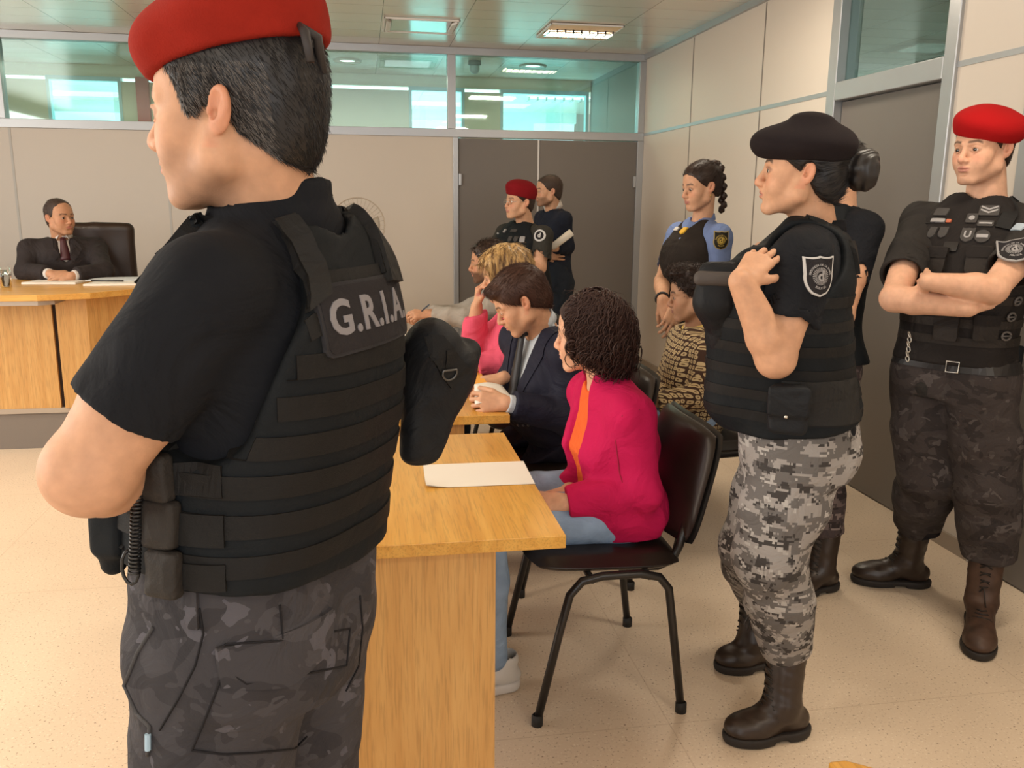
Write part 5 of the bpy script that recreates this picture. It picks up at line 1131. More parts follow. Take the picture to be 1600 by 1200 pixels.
# front bag of her vest
S = SDF(.004); a = P(1125, 450, 2.08); S.box(a, (.055, .055, .065), frame_from(w_f, (.1, 0, 1)), .03, .02); S.cone(P(1120, 470, 2.08), P(1140, 520, 2.10), .055, .06, .03); S.disp = lambda p: fold(p, 25, .004, 2); S.dm = .005
fb = sdf_obj('front_pouch', S, fabric('black_nylon', (.012, .013, .015), .6, 300, .3), wg.root); bb = bvh_of(fb); S = SDF(.003); S.box(P(1119, 436, 2.07), (.050, .052, .018), frame_from(w_f, (.25, 0, 1)), .016, .01); S.disp = lambda q: fold(q, 30, .0015, 3); sdf_obj('pouch_flap', S, M('grey_brown_flap', (.060, .050, .045), .7, bump=.3, bscale=400), fb)
m = MB(); m.tube([P(1172, 968, 2.0), P(1168, 985, 2.0), P(1162, 975, 2.0), P(1170, 960, 2.0)], .0015, 5); m.build('drawstring', plastic_black, wg.trous, smooth=True)
# ------------------------------------------------------------------ guard hidden behind her
k_f = az(170); k_r = np.cross(k_f, (0, 0, 1)); pel = V3(1.66, 2.95, .90); chest = V3(1.66, 2.97, 1.22); nk = P(1312, 322, 2.95)
hg = Person('person in black standing behind the black-bereted woman, mostly hidden by her', (1.66, 2.95, 0), nk+V3(-.03, 0, .115), 168, nk, chest, pel, 185, 190, size=FEM, k=1.03, skin='warm', res=.004, cres=.008, sw=.16, hs=.93,
    arms=[dict(side=-1, el=V3(1.62, 2.72, 1.12), wr=V3(1.45, 2.80, 1.12), hand=dict(d=V3(-.8, .5, 0), n=V3(-.3, -1, 0), th=1)), dict(side=1, el=V3(1.68, 3.18, 1.12), wr=V3(1.5, 3.1, 1.1), hand=dict(d=V3(-.8, -.5, 0), n=V3(-.3, 1, 0), th=-1))],
    legs=[(pel+V3(.0, -.09, 0), V3(1.72, 2.92, .48), V3(1.75, 2.90, .24)), (pel+V3(0, .09, 0), V3(1.66, 3.14, .48), V3(1.68, 3.16, .24))])
hg.shirt(tee_black, nk_r=.058, r=(.058, .060)); hg.hair(hair_black, strands_n=800, L=.02); hg.trousers(camo('brown_digital_camouflage', [(.13, .10, .095), (.06, .045, .045), (.03, .022, .022), (.20, .16, .15)], 11, snap=.0085, thr=(.50, .58, .60)), bag=1.15, waist=.5)
hv = hg.vest(vest_black, o=.032, neckhole=.075, hole=.085); 
boot(hg.root, V3(1.83, 2.93, 0), V3(1.57, 2.86, 0), V3(1.765, 2.92, .27), boot_m, sole_m, res=.006); boot(hg.root, V3(1.76, 3.19, 0), V3(1.50, 3.13, 0), V3(1.69, 3.17, .27), boot_m, sole_m, res=.006)
m = MB(); bvh_ = bvh_of(hv); p, n = surf_at(bvh_, 1350, 380)
if p is not None: V, F = place_flat(bvh_, p, n, (0, 0, 1), grid2(.02, .02, 2, 2), .002, .002); m.add(V, F); m.build('strap_slider', steel, hv)
# ------------------------------------------------------------------ guard with folded arms at the right
r_f = az(208); r_r = np.cross(r_f, (0, 0, 1)); pel = P(1488, 590, 2.66); chest = P(1507, 432, 2.66); nk = P(1543, 315, 2.68)
hc = P(1537, 235, 2.66)
fR = (Zp(1452, 916, 0), Zp(1330, 908, 0)); fL = (Zp(1528, 962, 0), Zp(1528, 1034, 0))
LU = V3(0, 0, 1)
rg = Person('person in scarlet beret and black vest, arms folded, standing by the right wall', (pel[0], pel[1], 0), hc, 197, nk, chest, pel, 215, 212, size=MALE, k=1.0, fat=.0, skin='fair', hs=1.0, res=.0028, cres=.0055, sw=.20, armfat=1.02, neckr=(.055, .066), face=dict(w=.96, jaw=.95), headpitch=-3,
    arms=[dict(side=1, el=P(1397, 466, 2.56), wr=P(1512, 482, 2.40), hand=dict(d=P(1545, 470, 2.44)-P(1512, 482, 2.40), n=-r_f+V3(0, 0, -.5), th=1, curl=(12, 12, 14, 15))),
          dict(side=-1, el=P(1552, 452, 2.38), wr=P(1450, 440, 2.44), hand=dict(d=P(1428, 430, 2.66)-P(1450, 440, 2.44), n=r_f+V3(0, 0, .2), th=-1, curl=(5, 5, 5, 5), s=.9))],
    legs=[(pel+r_r*.095, P(1450, 740, 2.72), fR[0]+V3(-.085, 0, .27)), (pel-r_r*.095, P(1545, 770, 2.55), fL[0]+unit(fL[1]-fL[0])*.08+V3(0, 0, .27))],
    colkw=dict(brow=(.06, .035, .02), stubble=.12, lips=(.50, .22, .17)), look=(.1, 1, -.05))
rg.shirt(fabric('dark_grey_cotton', (.028, .025, .023), .85), name='uniform_shirt', o=.014, t0=.72, r=(.066, .070), fold_=(20, .0045), nk_r=.062, v_neck=.06, k=.04)
rg.hair(hair_dkbrown, th=.004, hl=.07, nape=-.07, strands_n=2500, L=.008, rad=.0004, flow=flow_back)
rg.beret(scarlet_wool, c=(-.012, -.004, .084), rad=(.104, .120, .056), pitch=2, roll=-16, fold_=(22, .003), extra=lambda S: (S.ell(rg.L(-.072, -.01, .060), (.040, .085, .040), rg.Rm, .03),))
m = MB()
rg.trousers(dcamo2, o=.022, bag=1.22, waist=.40, fold_=(15, .008), r=(.100, .086, .074))
boot(rg.root, *fR, fR[0]+V3(-.085, 0, .30), boot_m, sole_m, s=1.08, res=.0045, rr=.058); worn = M('worn_brown_boot_leather', (.060, .030, .018), .55, bump=.4, bscale=40, vary=.25, vscale=20)
boot(rg.root, *fL, fL[0]+unit(fL[1]-fL[0])*.08+V3(0, 0, .30), worn, sole_m, s=1.08, res=.0045, rr=.058)
v = rg.vest(fabric('dark_brown_black_cordura', (.016, .013, .012), .75, 420, .3), o=.030, n=2.5, bot=.18, hole=.095, neckhole=.080, shoulder_in=-.01); bv = bvh_of(v)
def badge(px, py, w, h, shape, mt, nm='badge', ins=None, insm=None, off=.003):
    p, n = surf_at(bv, px, py)
    if p is None: return
    if abs(n[2]) > .8: n = unit(-CF)
    m = MB(); V, F = place_flat(bv, p, n, (0, 0, 1), grid2(w, h, 8, 8, shape), off, .003); m.add(V, F); o = m.build(nm, mt, rg.root)
    if ins: m = MB(); V, F = place_flat(bv, p, n, (0, 0, 1), ins, off+.003, .0012); m.add(V, F); m.build('insignia', insm or thread_grey, o)
    return o
bgm = fabric('grey_badge_cloth', (.060, .055, .052), .7, 600, .3); R1 = lambda w, h: grid2(w, h, 2, 2)
chev = ([(-.025, .0), (0, -.012), (.025, 0), (.025, .006), (0, -.006), (-.025, .006), (-.025, .012), (0, 0), (.025, .012), (.025, .018), (0, .006), (-.025, .018)], [(0, 1, 4, 5), (1, 2, 3, 4), (6, 7, 10, 11), (7, 8, 9, 10)])
badge(1472, 332, .050, .030, rrect, bgm); badge(1466, 345, .052, .014, rrect, thread_grey); badge(1483, 346, .016, .012, rrect, M('red_yellow_ribbon', (.45, .12, .06), .6)); badge(1457, 364, .028, .042, shield, bgm); badge(1474, 364, .030, .042, shield, bgm)
badge(1519, 342, .034, .036, rrect, bgm, ins=grid2(.018, .018, 6, 6, disc)); badge(1546, 330, .060, .038, rrect, bgm, ins=chev); badge(1540, 350, .048, .022, rrect, bgm, ins=R1(.038, .006)); badge(1512, 368, .042, .052, shield, bgm, ins=text2('U', .034, .001)); badge(1535, 370, .046, .046, disc, bgm, ins=R1(.034, .012)); 
badge(1486, 386, .045, .032, rrect, plastic_black, 'chest_clip', off=.004)
cen = (pel+chest)/2
rweb = fabric('brownish_webbing', (.026, .021, .018), .6, 700, .4)
for z in (1.24, 1.18, 1.10, 1.04): m = MB(); band(m, bv, (cen[0], cen[1]), 150, 320, z, z+.028, .004, 30); m.build('webbing_strap', rweb, v)
for x, y in ((1462, 405), (1530, 405), (1480, 512), (1540, 512)):
    p, n = surf_at(bv, x, y)
    if p is not None: m = MB(); V, F = place_flat(bv, p, unit(n*[1, 1, 0]), (0, 0, 1), grid2(.075, .085, 8, 8, rrect), .002, .016); m.add(V, F); m.build('vest_pocket', rweb, v); m = MB(); V, F = place_flat(bv, p+V3(0, 0, .024), unit(n*[1, 1, 0]), (0, 0, 1), grid2(.079, .034, 8, 4, rrect), .010, .012); m.add(V, F); m.build('pocket_flap', v.data.materials[0], v)
for x, y in ((1565, 450), (1588, 470), (1578, 495), (1570, 525)):
    p, n = surf_at(bv, x, y)
    if p is not None: m = MB(); fr = frame_from(n); m.tube([p+n*.006+fr@np.array([math.cos(a)*.018, 0, math.sin(a)*.013]) for a in [2*math.pi*i/20 for i in range(20)]], .004, 6, closed=True); m.tube([p+n*.008-fr[:, 0]*.018, p+n*.008+fr[:, 0]*.018], .003, 6); m.build('buckle', M('grey_plastic_buckle', (.10, .09, .085), .4), v, smooth=True)
for sd in (-1, 1):
    m = MB(); path_band(m, bv, [nk+r_f*.11+r_r*.105*sd-LU*.10, nk+r_r*.100*sd+LU*.05, nk-r_f*.1+r_r*.1*sd-LU*.08], .045, .008, 10); m.build('shoulder_strap', web_black, v)
bs = bvh_of(rg.shirt_o); police_patch(rg.root, bs, 1584, 390, .080, .100, thread_grey, patch_black, thread_grey)
p, n = surf_at(bs, 1592, 355)
if p is not None: m = MB(); V, F = place_flat(bs, p, n, (0, 0, 1), grid2(.05, .03, 4, 3), .002, .002); m.add(V, F); o = m.build('flag_patch', M('pale_blue_flag', (.40, .48, .55), .6), rg.root)
# belt with buckle, handcuff chain
bt = bvh_of(rg.trous); m = MB(); band(m, bt, (pel[0], pel[1]), 0, 360, pel[2]+.045, pel[2]+.082, .004, 60); be = m.build('belt', M('black_belt_leather', (.014, .012, .012), .4), rg.root)
d = az(232); p, n = cast(bt, np.array([pel[0], pel[1], pel[2]+.062])+d*.5, -d)
if p is not None: m = MB(); fr = frame_from(n); m.tube([p+n*.008+fr@np.array([x, 0, z]) for x, z in ((-.02, -.018), (.02, -.018), (.02, .018), (-.02, .018))], .003, 6, closed=True); m.build('belt_buckle', steel, be, smooth=True)
m = MB(); q0 = P(1421, 523, 2.52)
for i in range(6): c = q0+V3(.002*(i % 2), 0, -.016*i); m.tube([c+V3(math.cos(a)*(.006 if i % 2 else .003), math.sin(a)*(.003 if i % 2 else .006), math.sin(a)*.009) for a in [2*math.pi*j/12 for j in range(12)]], .0018, 5, closed=True)
m.build('key_chain', steel, rg.root, smooth=True)
S = SDF(.005); pc = P(1572, 560, 2.60); S.box(pc, (.02, .05, .05), frame_from(r_r), .01, .01); sdf_obj('side_pouch', S, vest_black, rg.root)
# ------------------------------------------------------------------ seated woman in the magenta jacket
m_f = az(176); pel = V3(.755, 2.470, .575); chest = P(958, 690, 2.46); nk = P(945, 592, 2.46); hc = P(922, 524, 2.46)
mw = Person('person with dark curly hair in magenta jacket, seated, looking down the room', (.75, 2.47, 0), hc, 152, nk, chest, pel, 190, 188, size=FEM, k=.97, skin='fair', hs=.97, res=.0025, cres=.005, sw=.150, armfat=.92, neckr=(.046, .054), face=dict(w=.95, jaw=.86, nose=.95, brow=.4, lip=1.2), headpitch=-6, headroll=-2,
    arms=[dict(side=-1, el=P(1008, 768, 2.29), wr=P(885, 785, 2.32), hand=dict(d=V3(-1, .35, -.05), n=V3(-.1, -.5, .8), th=1, curl=(15, 18, 20, 22), s=.92)), dict(side=1, el=P(960, 730, 2.66), wr=P(890, 765, 2.50), hand=dict(d=V3(-1, -.3, -.1), n=V3(0, .3, .9), th=-1, curl=(15, 18, 20, 22), s=.92))],
    legs=[(pel+V3(-.02, -.09, -.0), V3(.335, 2.36, .56), V3(.36, 2.40, .12)), (pel+V3(-.02, .09, 0), V3(.30, 2.58, .57), V3(.32, 2.62, .12))],
    colkw=dict(iswoman=True, brow=(.04, .02, .015), lips=(.50, .20, .16)))
tsh = fabric('orange_knit', (.78, .13, .03), .8, 300, .2)
mw.shirt(tsh, name='orange_top', o=.006, t0=.2, r=(.05, .05), bottom=pel, fold_=(22, .004), nk_r=.054, v_neck=.05)
mag = fabric('magenta_fleece', (.50, .009, .078), .85, 260, .3, vary=.05, sheen=.2)
mwf = np.cross(mw.up, mw.sside)
def open_front(S):
    a = nk+mwf*.10+LU*.02; b = pel+mwf*.16+V3(0, 0, .05); side = mw.sside*.012
    S.cone(a, chest+mwf*.15, .055, .052, .012, 's'); S.cone(chest+mwf*.15, b, .052, .060, .012, 's')
def ex_(S): S.loft(mw.secs, .020, .02, 'u'); S.cone(nk-mw.up*.03, nk+(hc-nk)*.30, .066, .063, .01); S.ell(pel+V3(.0, 0, .02), (.165, .205, .10), None, .03); S.cone(mw.sh[-1], chest-mw.sside*.13-mw.up*.06, .055, .05, .05)
S0 = SDF(.005); ex_(S0)
for sd in (1, -1): S0.cone(nk-mw.up*.045, mw.sh[sd], .055, .060, .035)
mw.cres = .005; mw.sleeve(S0, -1, 1.99, .062, .046, k=.03, open_=False); mw.sleeve(S0, 1, 1.99, .062, .046, k=.03, open_=False)
open_front(S0); S0.cone(nk, nk+unit(hc-nk)*.12, .053, .056, .008, 's'); S0.half(nk+(hc-nk)*.28, hc-nk, .004, 's', c=hc, R=.12); S0.half(V3(.75, 2.47, .505), (0, 0, -1), .01, 's')
S0.disp = lambda p: fold(p, 20, .0065, 15)+fold(p, 48, .0016, 16); S0.dm = .008; jk = sdf_obj('jacket', S0, mag, mw.root); SJ = jk
bj = bvh_of(jk); m = MB(); q = [surf_at(bj, x, y)[0] for x, y in ((1030, 655), (1000, 640), (972, 650), (962, 690), (968, 740), (985, 790))]; q = [a for a in q if a is not None]; m.tube(q, .0016, 5); m.build('sleeve_seam', M('deep_magenta_thread', (.30, .006, .035), .8), jk, smooth=True)
S = SDF(.0028); hair_shell(S, mw.hc, mw.Rm, .97, .008, mw.f, .082, -.070, 0, False); S.ell(mw.L(0, .120, -.03), np.array([.13, .075, .115]), mw.Rm, .01, 's'); mw.res = .003
V, F = S.poly(); Ns = vnormals(V, F); q = (V-mw.hc)@mw.Rm; rs = np.random.RandomState(4)
ok = np.where((np.linalg.norm(q, axis=1) > .06) & (q[:, 1] < .040))[0]; idx = rs.choice(ok, 1500); vs = [V]; fs = [F]; nb = len(V)
fl = q[idx].copy(); fl[:, 2] = -.05-np.clip(.02-q[idx][:, 2], 0, .2)*2; fl[:, 1] -= .03; fl = fl@mw.Rm.T; fl /= np.linalg.norm(fl, axis=1)[:, None]; nn = Ns[idx]; fwd = q[idx][:, 1] > .01; Ls = (.060+.05*rs.rand(len(idx)))*np.where(q[idx][:, 2] < .03, 1.05, .85)*np.where(fwd, .75, 1)
sv, sf = strands(V[idx]-nn*.006, nn, fl, Ls, .0030, 24, .30, 3.0, .0120, .13, seed=3, jit=.30); vs.append(sv); fs.append(sf+nb); nb += len(sv)
idx = rs.choice(ok, 900); nn = Ns[idx]; fl = q[idx].copy(); fl[:, 2] = -.06; fl = fl@mw.Rm.T; fl /= np.linalg.norm(fl, axis=1)[:, None]
sv, sf = strands(V[idx]-nn*.006, nn, fl, .065, .0009, 16, .5, 1.8, .007, .14, seed=8, jit=.45); vs.append(sv); fs.append(sf+nb)
nb += len(sv); idx = rs.choice(ok, 380); nn = Ns[idx]; qq_ = q[idx]; fl = qq_.copy(); fl[:, 2] = -.09; fl[:, 1] -= .02; fl = fl@mw.Rm.T; fl /= np.linalg.norm(fl, axis=1)[:, None]
sv, sf = strands(V[idx]-nn*.004, nn, fl, (.05+.05*rs.rand(len(idx)))*np.where(qq_[:, 2] < .04, 1.15, .6), .0042, 26, .55, 3.2, .0125, .20, seed=12, jit=.7); vs.append(sv); fs.append(sf+nb)
mesh_np('hair', np.concatenate(vs), np.concatenate(fs), M('dark_curly_hair', (.034, .013, .009), .55, spec=.35), mw.root)
S = SDF(.0055); leg_sdf(S, *mw.legs[0], (.088, .062, .048), .03, 1.0); leg_sdf(S, *mw.legs[1], (.088, .062, .048), .03, 1.0); S.ell(pel, (.14, .18, .095), None, .04); S.disp = lambda p: fold(p, 26, .003, 5); S.dm = .004
jeans = fabric('pale_blue_denim', (.25, .35, .50), .85, 420, .4, vary=.18); tr = sdf_obj('jeans', S, jeans, mw.root)
def sneaker(p, heel, toe, mt, nm='shoe', s=1.0):
    f = unit(np.array(toe)-heel); S = SDF(.004); Rm = frame_from(f); z = V3(0, 0, 1)
    S.cone(heel+f*.055+z*.075, heel+f*.05+z*.10, .038, .040, .02); S.ell(heel+f*.05+z*.045, (.034, .05, .035), Rm, .02); S.cone(heel+f*.08+z*.065, toe-f*.08+z*.038, .036, .030, .03); S.ell(toe-f*.07+z*.035, (.044, .07, .030), Rm, .02); S.cone(heel+f*.055+z*.09, heel+f*.05+z*.15, .032, .034, .003, 's'); S.half(heel+z*.02, -z, .002, 's')
    o = sdf_obj(nm, S, mt, p.root); T = SDF(.004); T.cone(heel+f*.045+z*.02, toe-f*.06+z*.02, .042, .048, .01); T.half(heel+z*.034, z, .004, 's'); T.half(heel+z*.002, -z, .004, 's'); sdf_obj('sole', T, M('white_rubber', (.62, .60, .58), .5), o); return o
white_sh = M('white_shoe_leather', (.60, .58, .55), .5); sh1 = sneaker(mw, V3(.455, 2.42, 0), V3(.20, 2.38, 0), white_sh); sneaker(mw, V3(.42, 2.63, 0), V3(.16, 2.64, 0), white_sh)
bs_ = bvh_of(sh1); m = MB(); qq = [surf_at(bs_, x, y) for x, y in ((845, 1008), (832, 1022), (818, 1026), (808, 1024))]; qq = [a[0]+a[1]*.001 for a in qq if a[0] is not None]
if len(qq) > 2: m.tube(qq, .003, 6); m.build('side_stripe', M('pink_trim', (.60, .30, .27), .5), sh1, smooth=True)
# ------------------------------------------------------------------ lawyer in the navy suit
pel = V3(.80, 3.28, .575); chest = P(845, 620, 3.24); nk = P(848, 512, 3.22); hc = P(815, 472, 3.18)
navy = fabric('navy_wool', (.015, .0155, .030), .7, 380, .15, vary=.06)
lw = Person('person in navy suit and striped shirt, seated, head bent over a paper', (.80, 3.28, 0), hc, 174, nk, chest, pel, 196, 200, size=MALE, k=.95, fat=.01, skin='warm', hs=1.0, res=.003, cres=.0055, sw=.185, neckr=(.056, .062), face=dict(w=.97, nose=1.15), headpitch=-30,
    arms=[dict(side=-1, el=P(893, 655, 3.02), wr=P(792, 630, 2.98), hand=dict(d=V3(-1, .15, .04), n=V3(-.1, -.9, .35), th=1, curl=(45, 50, 52, 55), tc=20)), dict(side=1, el=P(850, 620, 3.48), wr=P(788, 590, 3.25), hand=dict(d=V3(-1, -.15, -.12), n=V3(-.2, -.2, 1), th=-1, curl=(25, 28, 30, 32), tc=25))],
    legs=[(pel+V3(-.02, -.10, 0), V3(.36, 3.14, .56), V3(.40, 3.14, .10)), (pel+V3(-.02, .10, 0), V3(.36, 3.40, .56), V3(.40, 3.40, .10))], colkw=dict(brow=(.05, .03, .02), stubble=.15, hairc=(.14, .09, .07)), look=(0, 1, -.5))
shirt_w = M('pale_striped_shirt', (.50, .55, .60), .8, bump=.2, bscale=300, stretch=(1, 1, .1), vary=.12, vscale=90)
def blazer(p, mat, shirt_mat, tie_mat=None, v=.055, o=.020, tz=1.92, r=(.070, .052), low=None, shirt_name='dress_shirt', nkr=.062, coll=True):
    p.shirt(shirt_mat, name=shirt_name, o=.006, t0=.3, r=(.05, .05), nk_r=nkr-.004, v_neck=0, fold_=(20, .002), bottom=p.pel)
    S = SDF(p.cres); S.loft(p.secs, o, .02, 'u', n=2.5)
    for sd in (1, -1): S.cone(p.nk-p.up*.055, p.sh[sd], .046+o, .052+o, .035)
    for sd in p.arms: p.sleeve(S, sd, tz, r[0], r[1], k=.03)
    fd = np.cross(p.up, p.sside); a = p.nk+fd*.085+p.up*.03
    S.cone(a, p.chest+fd*.17-p.up*.06, v, .020, .006, 's'); S.cone(p.nk-p.up*.02, p.nk+(p.hc-p.nk)*.7, nkr+.010, nkr+.016, .006, 's')
    S.half(p.nk+p.up*.045, p.up, .004, 's', c=p.nk+p.up*.2, R=.2)
    if low is not None: S.half(low, (0, 0, -1), .01, 's')
    S.disp = lambda q: fold(q, 17, .004, 25)+fold(q, 40, .0012, 26); S.dm = .006; j = sdf_obj('suit_jacket', S, mat, p.root); bj = bvh_of(j)
    for sd in (-1, 1):   # lapels
        m = MB(); path_band(m, bj, [p.nk+p.sside*sd*(v+.028)+p.up*.03+fd*.02, p.nk+p.sside*sd*(v+.034)+fd*.11-p.up*.07, p.chest+p.sside*sd*.030+fd*.16-p.up*.02], .045, .004, 12); m.build('lapel', mat, j)
    if coll:
        for sd in (-1, 1):
            nn = unit(p.hc-p.nk); m = MB(); c = p.nk+p.up*.02; m.add([tuple(c+nn*.028+p.sside*sd*.050-fd*.02), tuple(c+nn*.018+p.sside*sd*.012+fd*.064), tuple(c-nn*.026+p.sside*sd*.036+fd*.088), tuple(c-nn*.006+p.sside*sd*.068-fd*.01)], [(0, 1, 2, 3)]); m.build('shirt_collar', shirt_mat, p.root, solid=.004, bevel=.001)
        m = MB(); K = 24; nn = unit(p.hc-p.nk); c = p.nk+p.up*.008; x = p.sside; y = unit(np.cross(nn, x)); rr = nkr+.002; rows = [[c+(x*math.cos(t)+y*math.sin(t))*rr+nn*h for t in [2*math.pi*i/K for i in range(K)]] for h in (0, .034)]; m.add(rows[0]+rows[1], [(i, (i+1) % K, K+(i+1) % K, K+i) for i in range(K)]); m.build('collar_band', shirt_mat, p.root, smooth=True, solid=.004)
    for sd_, a_ in p.arms.items():
        e_, w_ = np.array(a_['el']), np.array(a_['wr']); q0 = e_+(w_-e_)*(tz-1.04); q1 = e_+(w_-e_)*min(tz-1+.06, .985); S = SDF(.004); S.cone(q0, q1, .0345, .0335, .002); S.half(q1+unit(w_-e_)*.004, w_-e_, .002, 's'); sdf_obj('shirt_cuff', S, shirt_mat, p.root)
    if tie_mat:
        a = p.nk+fd*.082+p.up*.0; b = p.chest+fd*(.135+.0)-p.up*.02; S = SDF(.003); Rm = np.array([p.sside, unit(np.cross(unit(a-b), p.sside))*1, unit(a-b)]).T; S.box(a-p.up*.008, (.018, .012, .016), Rm, .008, .004)
        c = b-p.up*.16; w0 = .020
        mt = MB(); V = []; 
        for t in range(9): u = t/8; q = a*(1-u)+b*u; ww = .016+.018*u; V += [tuple(q-p.sside*ww+fd*.006), tuple(q+fd*.013), tuple(q+p.sside*ww+fd*.006)]
        mt.add(V, [(i*3+k_, i*3+k_+1, i*3+k_+4, i*3+k_+3) for i in range(8) for k_ in range(2)]); to = mt.build('tie', tie_mat, p.root, smooth=True, solid=.006); sdf_obj('tie_knot', S, tie_mat, to)
    return j
jl = blazer(lw, navy, shirt_w, M('black_tie', (.012, .012, .014), .5), low=V3(.8, 3.28, .50), v=.085)
m = MB(); bjl = bvh_of(jl)
for x in (810, 818, 826):
    p, n = surf_at(bjl, x, 664)
    if p is not None: m = MB(); fr = frame_from(n); m.tube([p, p+n*.004], .006, 10); m.build('cuff_button', M('grey_button', (.10, .10, .11), .4), jl, smooth=True)
lw.trousers(navy, name='suit_trousers', o=.012, waist=.4, r=(.086, .064, .05))
def flow_fr(q):
    f = np.zeros_like(q); f[:, 1] = np.where(q[:, 2] > .075, .9, -.2); f[:, 2] = -.45; return f
lw.hair(M('chestnut_brown_hair', (.052, .022, .014), .5, spec=.35), th=.012, hl=.070, nape=-.085, strands_n=5000, L=.020, rad=.0006, lift=.12, flow=flow_fr, extra=lambda S: (S.ell(lw.L(0, .076, .096), (.05, .028, .018), lw.Rm, .02), S.ell(lw.L(-.04, .066, .082), (.024, .028, .018), lw.Rm, .015), S.ell(lw.L(.04, .066, .082), (.024, .028, .018), lw.Rm, .015)))
# ------------------------------------------------------------------ young man in patterned sweater
y_f = az(168); pel = V3(1.43, 3.55, .575); chest = P(1083, 580, 3.50); nk = P(1090, 512, 3.50); hc = P(1083, 462, 3.46)
sm_, nt, b = nmat('brown_cream_geometric_knit'); tc = N(nt, 'ShaderNodeTexCoord'); mp = N(nt, 'ShaderNodeMapping'); mp.inputs['Rotation'].default_value = (0, R_(0), 0); mp.inputs['Scale'].default_value = (54, 54, 46); lk(nt, tc.outputs['Object'], mp.inputs[0])
sx = N(nt, 'ShaderNodeSeparateXYZ'); lk(nt, mp.outputs[0], sx.inputs[0])
ad = N(nt, 'ShaderNodeMath', operation='ADD'); lk(nt, sx.outputs[0], ad.inputs[0]); lk(nt, sx.outputs[1], ad.inputs[1])
cb = N(nt, 'ShaderNodeCombineXYZ'); lk(nt, ad.outputs[0], cb.inputs[0]); lk(nt, sx.outputs[2], cb.inputs[1])
vo = N(nt, 'ShaderNodeTexVoronoi', voronoi_dimensions='2D', distance='MINKOWSKI'); vo.inputs['Scale'].default_value = 1.0; vo.inputs['Randomness'].default_value = .25; vo.inputs['Exponent'].default_value = 3; lk(nt, cb.outputs[0], vo.inputs['Vector'])
cr = N(nt, 'ShaderNodeValToRGB'); cr.color_ramp.interpolation = 'CONSTANT'; e = cr.color_ramp.elements; e[0].position = 0; e[0].color = (.12, .06, .02, 1); e[1].position = .12; e[1].color = (.52, .40, .22, 1); e2 = cr.color_ramp.elements.new(.38); e2.color = (.050, .022, .012, 1); lk(nt, vo.outputs['Distance'], cr.inputs[0]); lk(nt, cr.outputs[0], b.inputs['Base Color']); b.inputs['Roughness'].default_value = .9
sweater = sm_
ym = Person('person in brown and cream patterned sweater, seated, dark short hair', (1.43, 3.55, 0), hc, 163, nk, chest, pel, 172, 178, size=MALE, k=.88, skin='olive', hs=.95, res=.0035, cres=.006, sw=.165, armfat=.9, neckr=(.048, .055), face=dict(w=.93, jaw=.9, lip=1.35), headpitch=-8,
    arms=[dict(side=-1, el=P(1088, 620, 3.30), wr=P(1022, 628, 3.34), hand=dict(d=V3(-1, .3, -.1), n=V3(0, -.4, .9), th=1)), dict(side=1, el=P(1035, 610, 3.62), wr=P(1015, 618, 3.46), hand=dict(d=V3(-1, -.3, -.1), n=V3(0, .4, .9), th=-1))],
    legs=[(pel+V3(0, -.09, 0), V3(1.02, 3.42, .57), V3(1.08, 3.42, .12)), (pel+V3(0, .09, 0), V3(1.00, 3.66, .57), V3(1.06, 3.66, .12))], colkw=dict(brow=(.02, .012, .01), lips=(.30, .13, .10)))
ym.shirt(sweater, name='sweater', o=.022, t0=1.9, r=(.066, .050), nk_r=.060, v_neck=.03, fold_=(20, .005))
ym.collar_ring(M('yellow_rib', (.62, .45, .12), .8), r=.070, h=.022, name='collar_trim', tilt=.5, th=.006); ym.collar_ring(M('cream_rib', (.62, .55, .45), .8), r=.060, h=.020, name='inner_collar', tilt=.5, th=.006)
ym.hair(hair_dkbrown, th=.006, hl=.085, nape=-.05, strands_n=2600, L=.016, rad=.0014, lift=.5, flow=flow_back, curl=1.0, curlr=.004, segs=8, jit=.6, extra=lambda S: S.ell(ym.L(0, .045, .112), (.060, .058, .030), ym.Rm, .02))
ym.trousers(jeans, name='jeans', o=.010, waist=.3, r=(.084, .062, .05))
sneaker(ym, V3(1.14, 3.42, 0), V3(.88, 3.40, 0), M('dark_shoe', (.03, .03, .03), .5)); sneaker(ym, V3(1.12, 3.66, 0), V3(.86, 3.68, 0), M('dark_shoe', (.03, .03, .03), .5))
# ------------------------------------------------------------------ officer in the pale blue shirt
b_f = az(186); b_r = np.cross(b_f, (0, 0, 1)); pel = P(1085, 500, 4.12); chest = P(1083, 402, 4.10); nk = P(1098, 345, 4.12); hc = P(1096, 293, 4.08)
bo = Person('person in pale blue short-sleeved shirt and dark vest, braided hair, standing by the right wall', (pel[0], pel[1], 0), hc, 192, nk, chest, pel, 190, 195, size=FEM, k=.98, skin='warm', hs=.95, res=.004, cres=.007, sw=.165, armfat=.95, neckr=(.046, .052), face=dict(w=.93, jaw=.86, lip=1.35, brow=.4, nose=.95), headpitch=-10,
    arms=[dict(side=-1, el=P(1116, 440, 3.98), wr=P(1056, 475, 3.86), hand=dict(d=P(1044, 512, 3.85)-P(1056, 475, 3.86), n=V3(.1, -1, .1), th=-1, curl=(20, 25, 28, 30))), dict(side=1, el=P(1035, 440, 4.20), wr=P(1035, 468, 3.92), hand=dict(d=P(1050, 505, 3.88)-P(1035, 468, 3.92), n=V3(-.3, -1, 0), th=1, curl=(20, 25, 28, 30)))],
    legs=[(pel-b_r*.09, P(1085, 640, 4.05), V3(pel[0], 4.02, .20)), (pel+b_r*.09, P(1065, 640, 4.2), V3(pel[0]-.03, 4.22, .20))], colkw=dict(iswoman=True, brow=(.03, .015, .012), lips=(.40, .14, .12)), look=(0, 1, -.4))
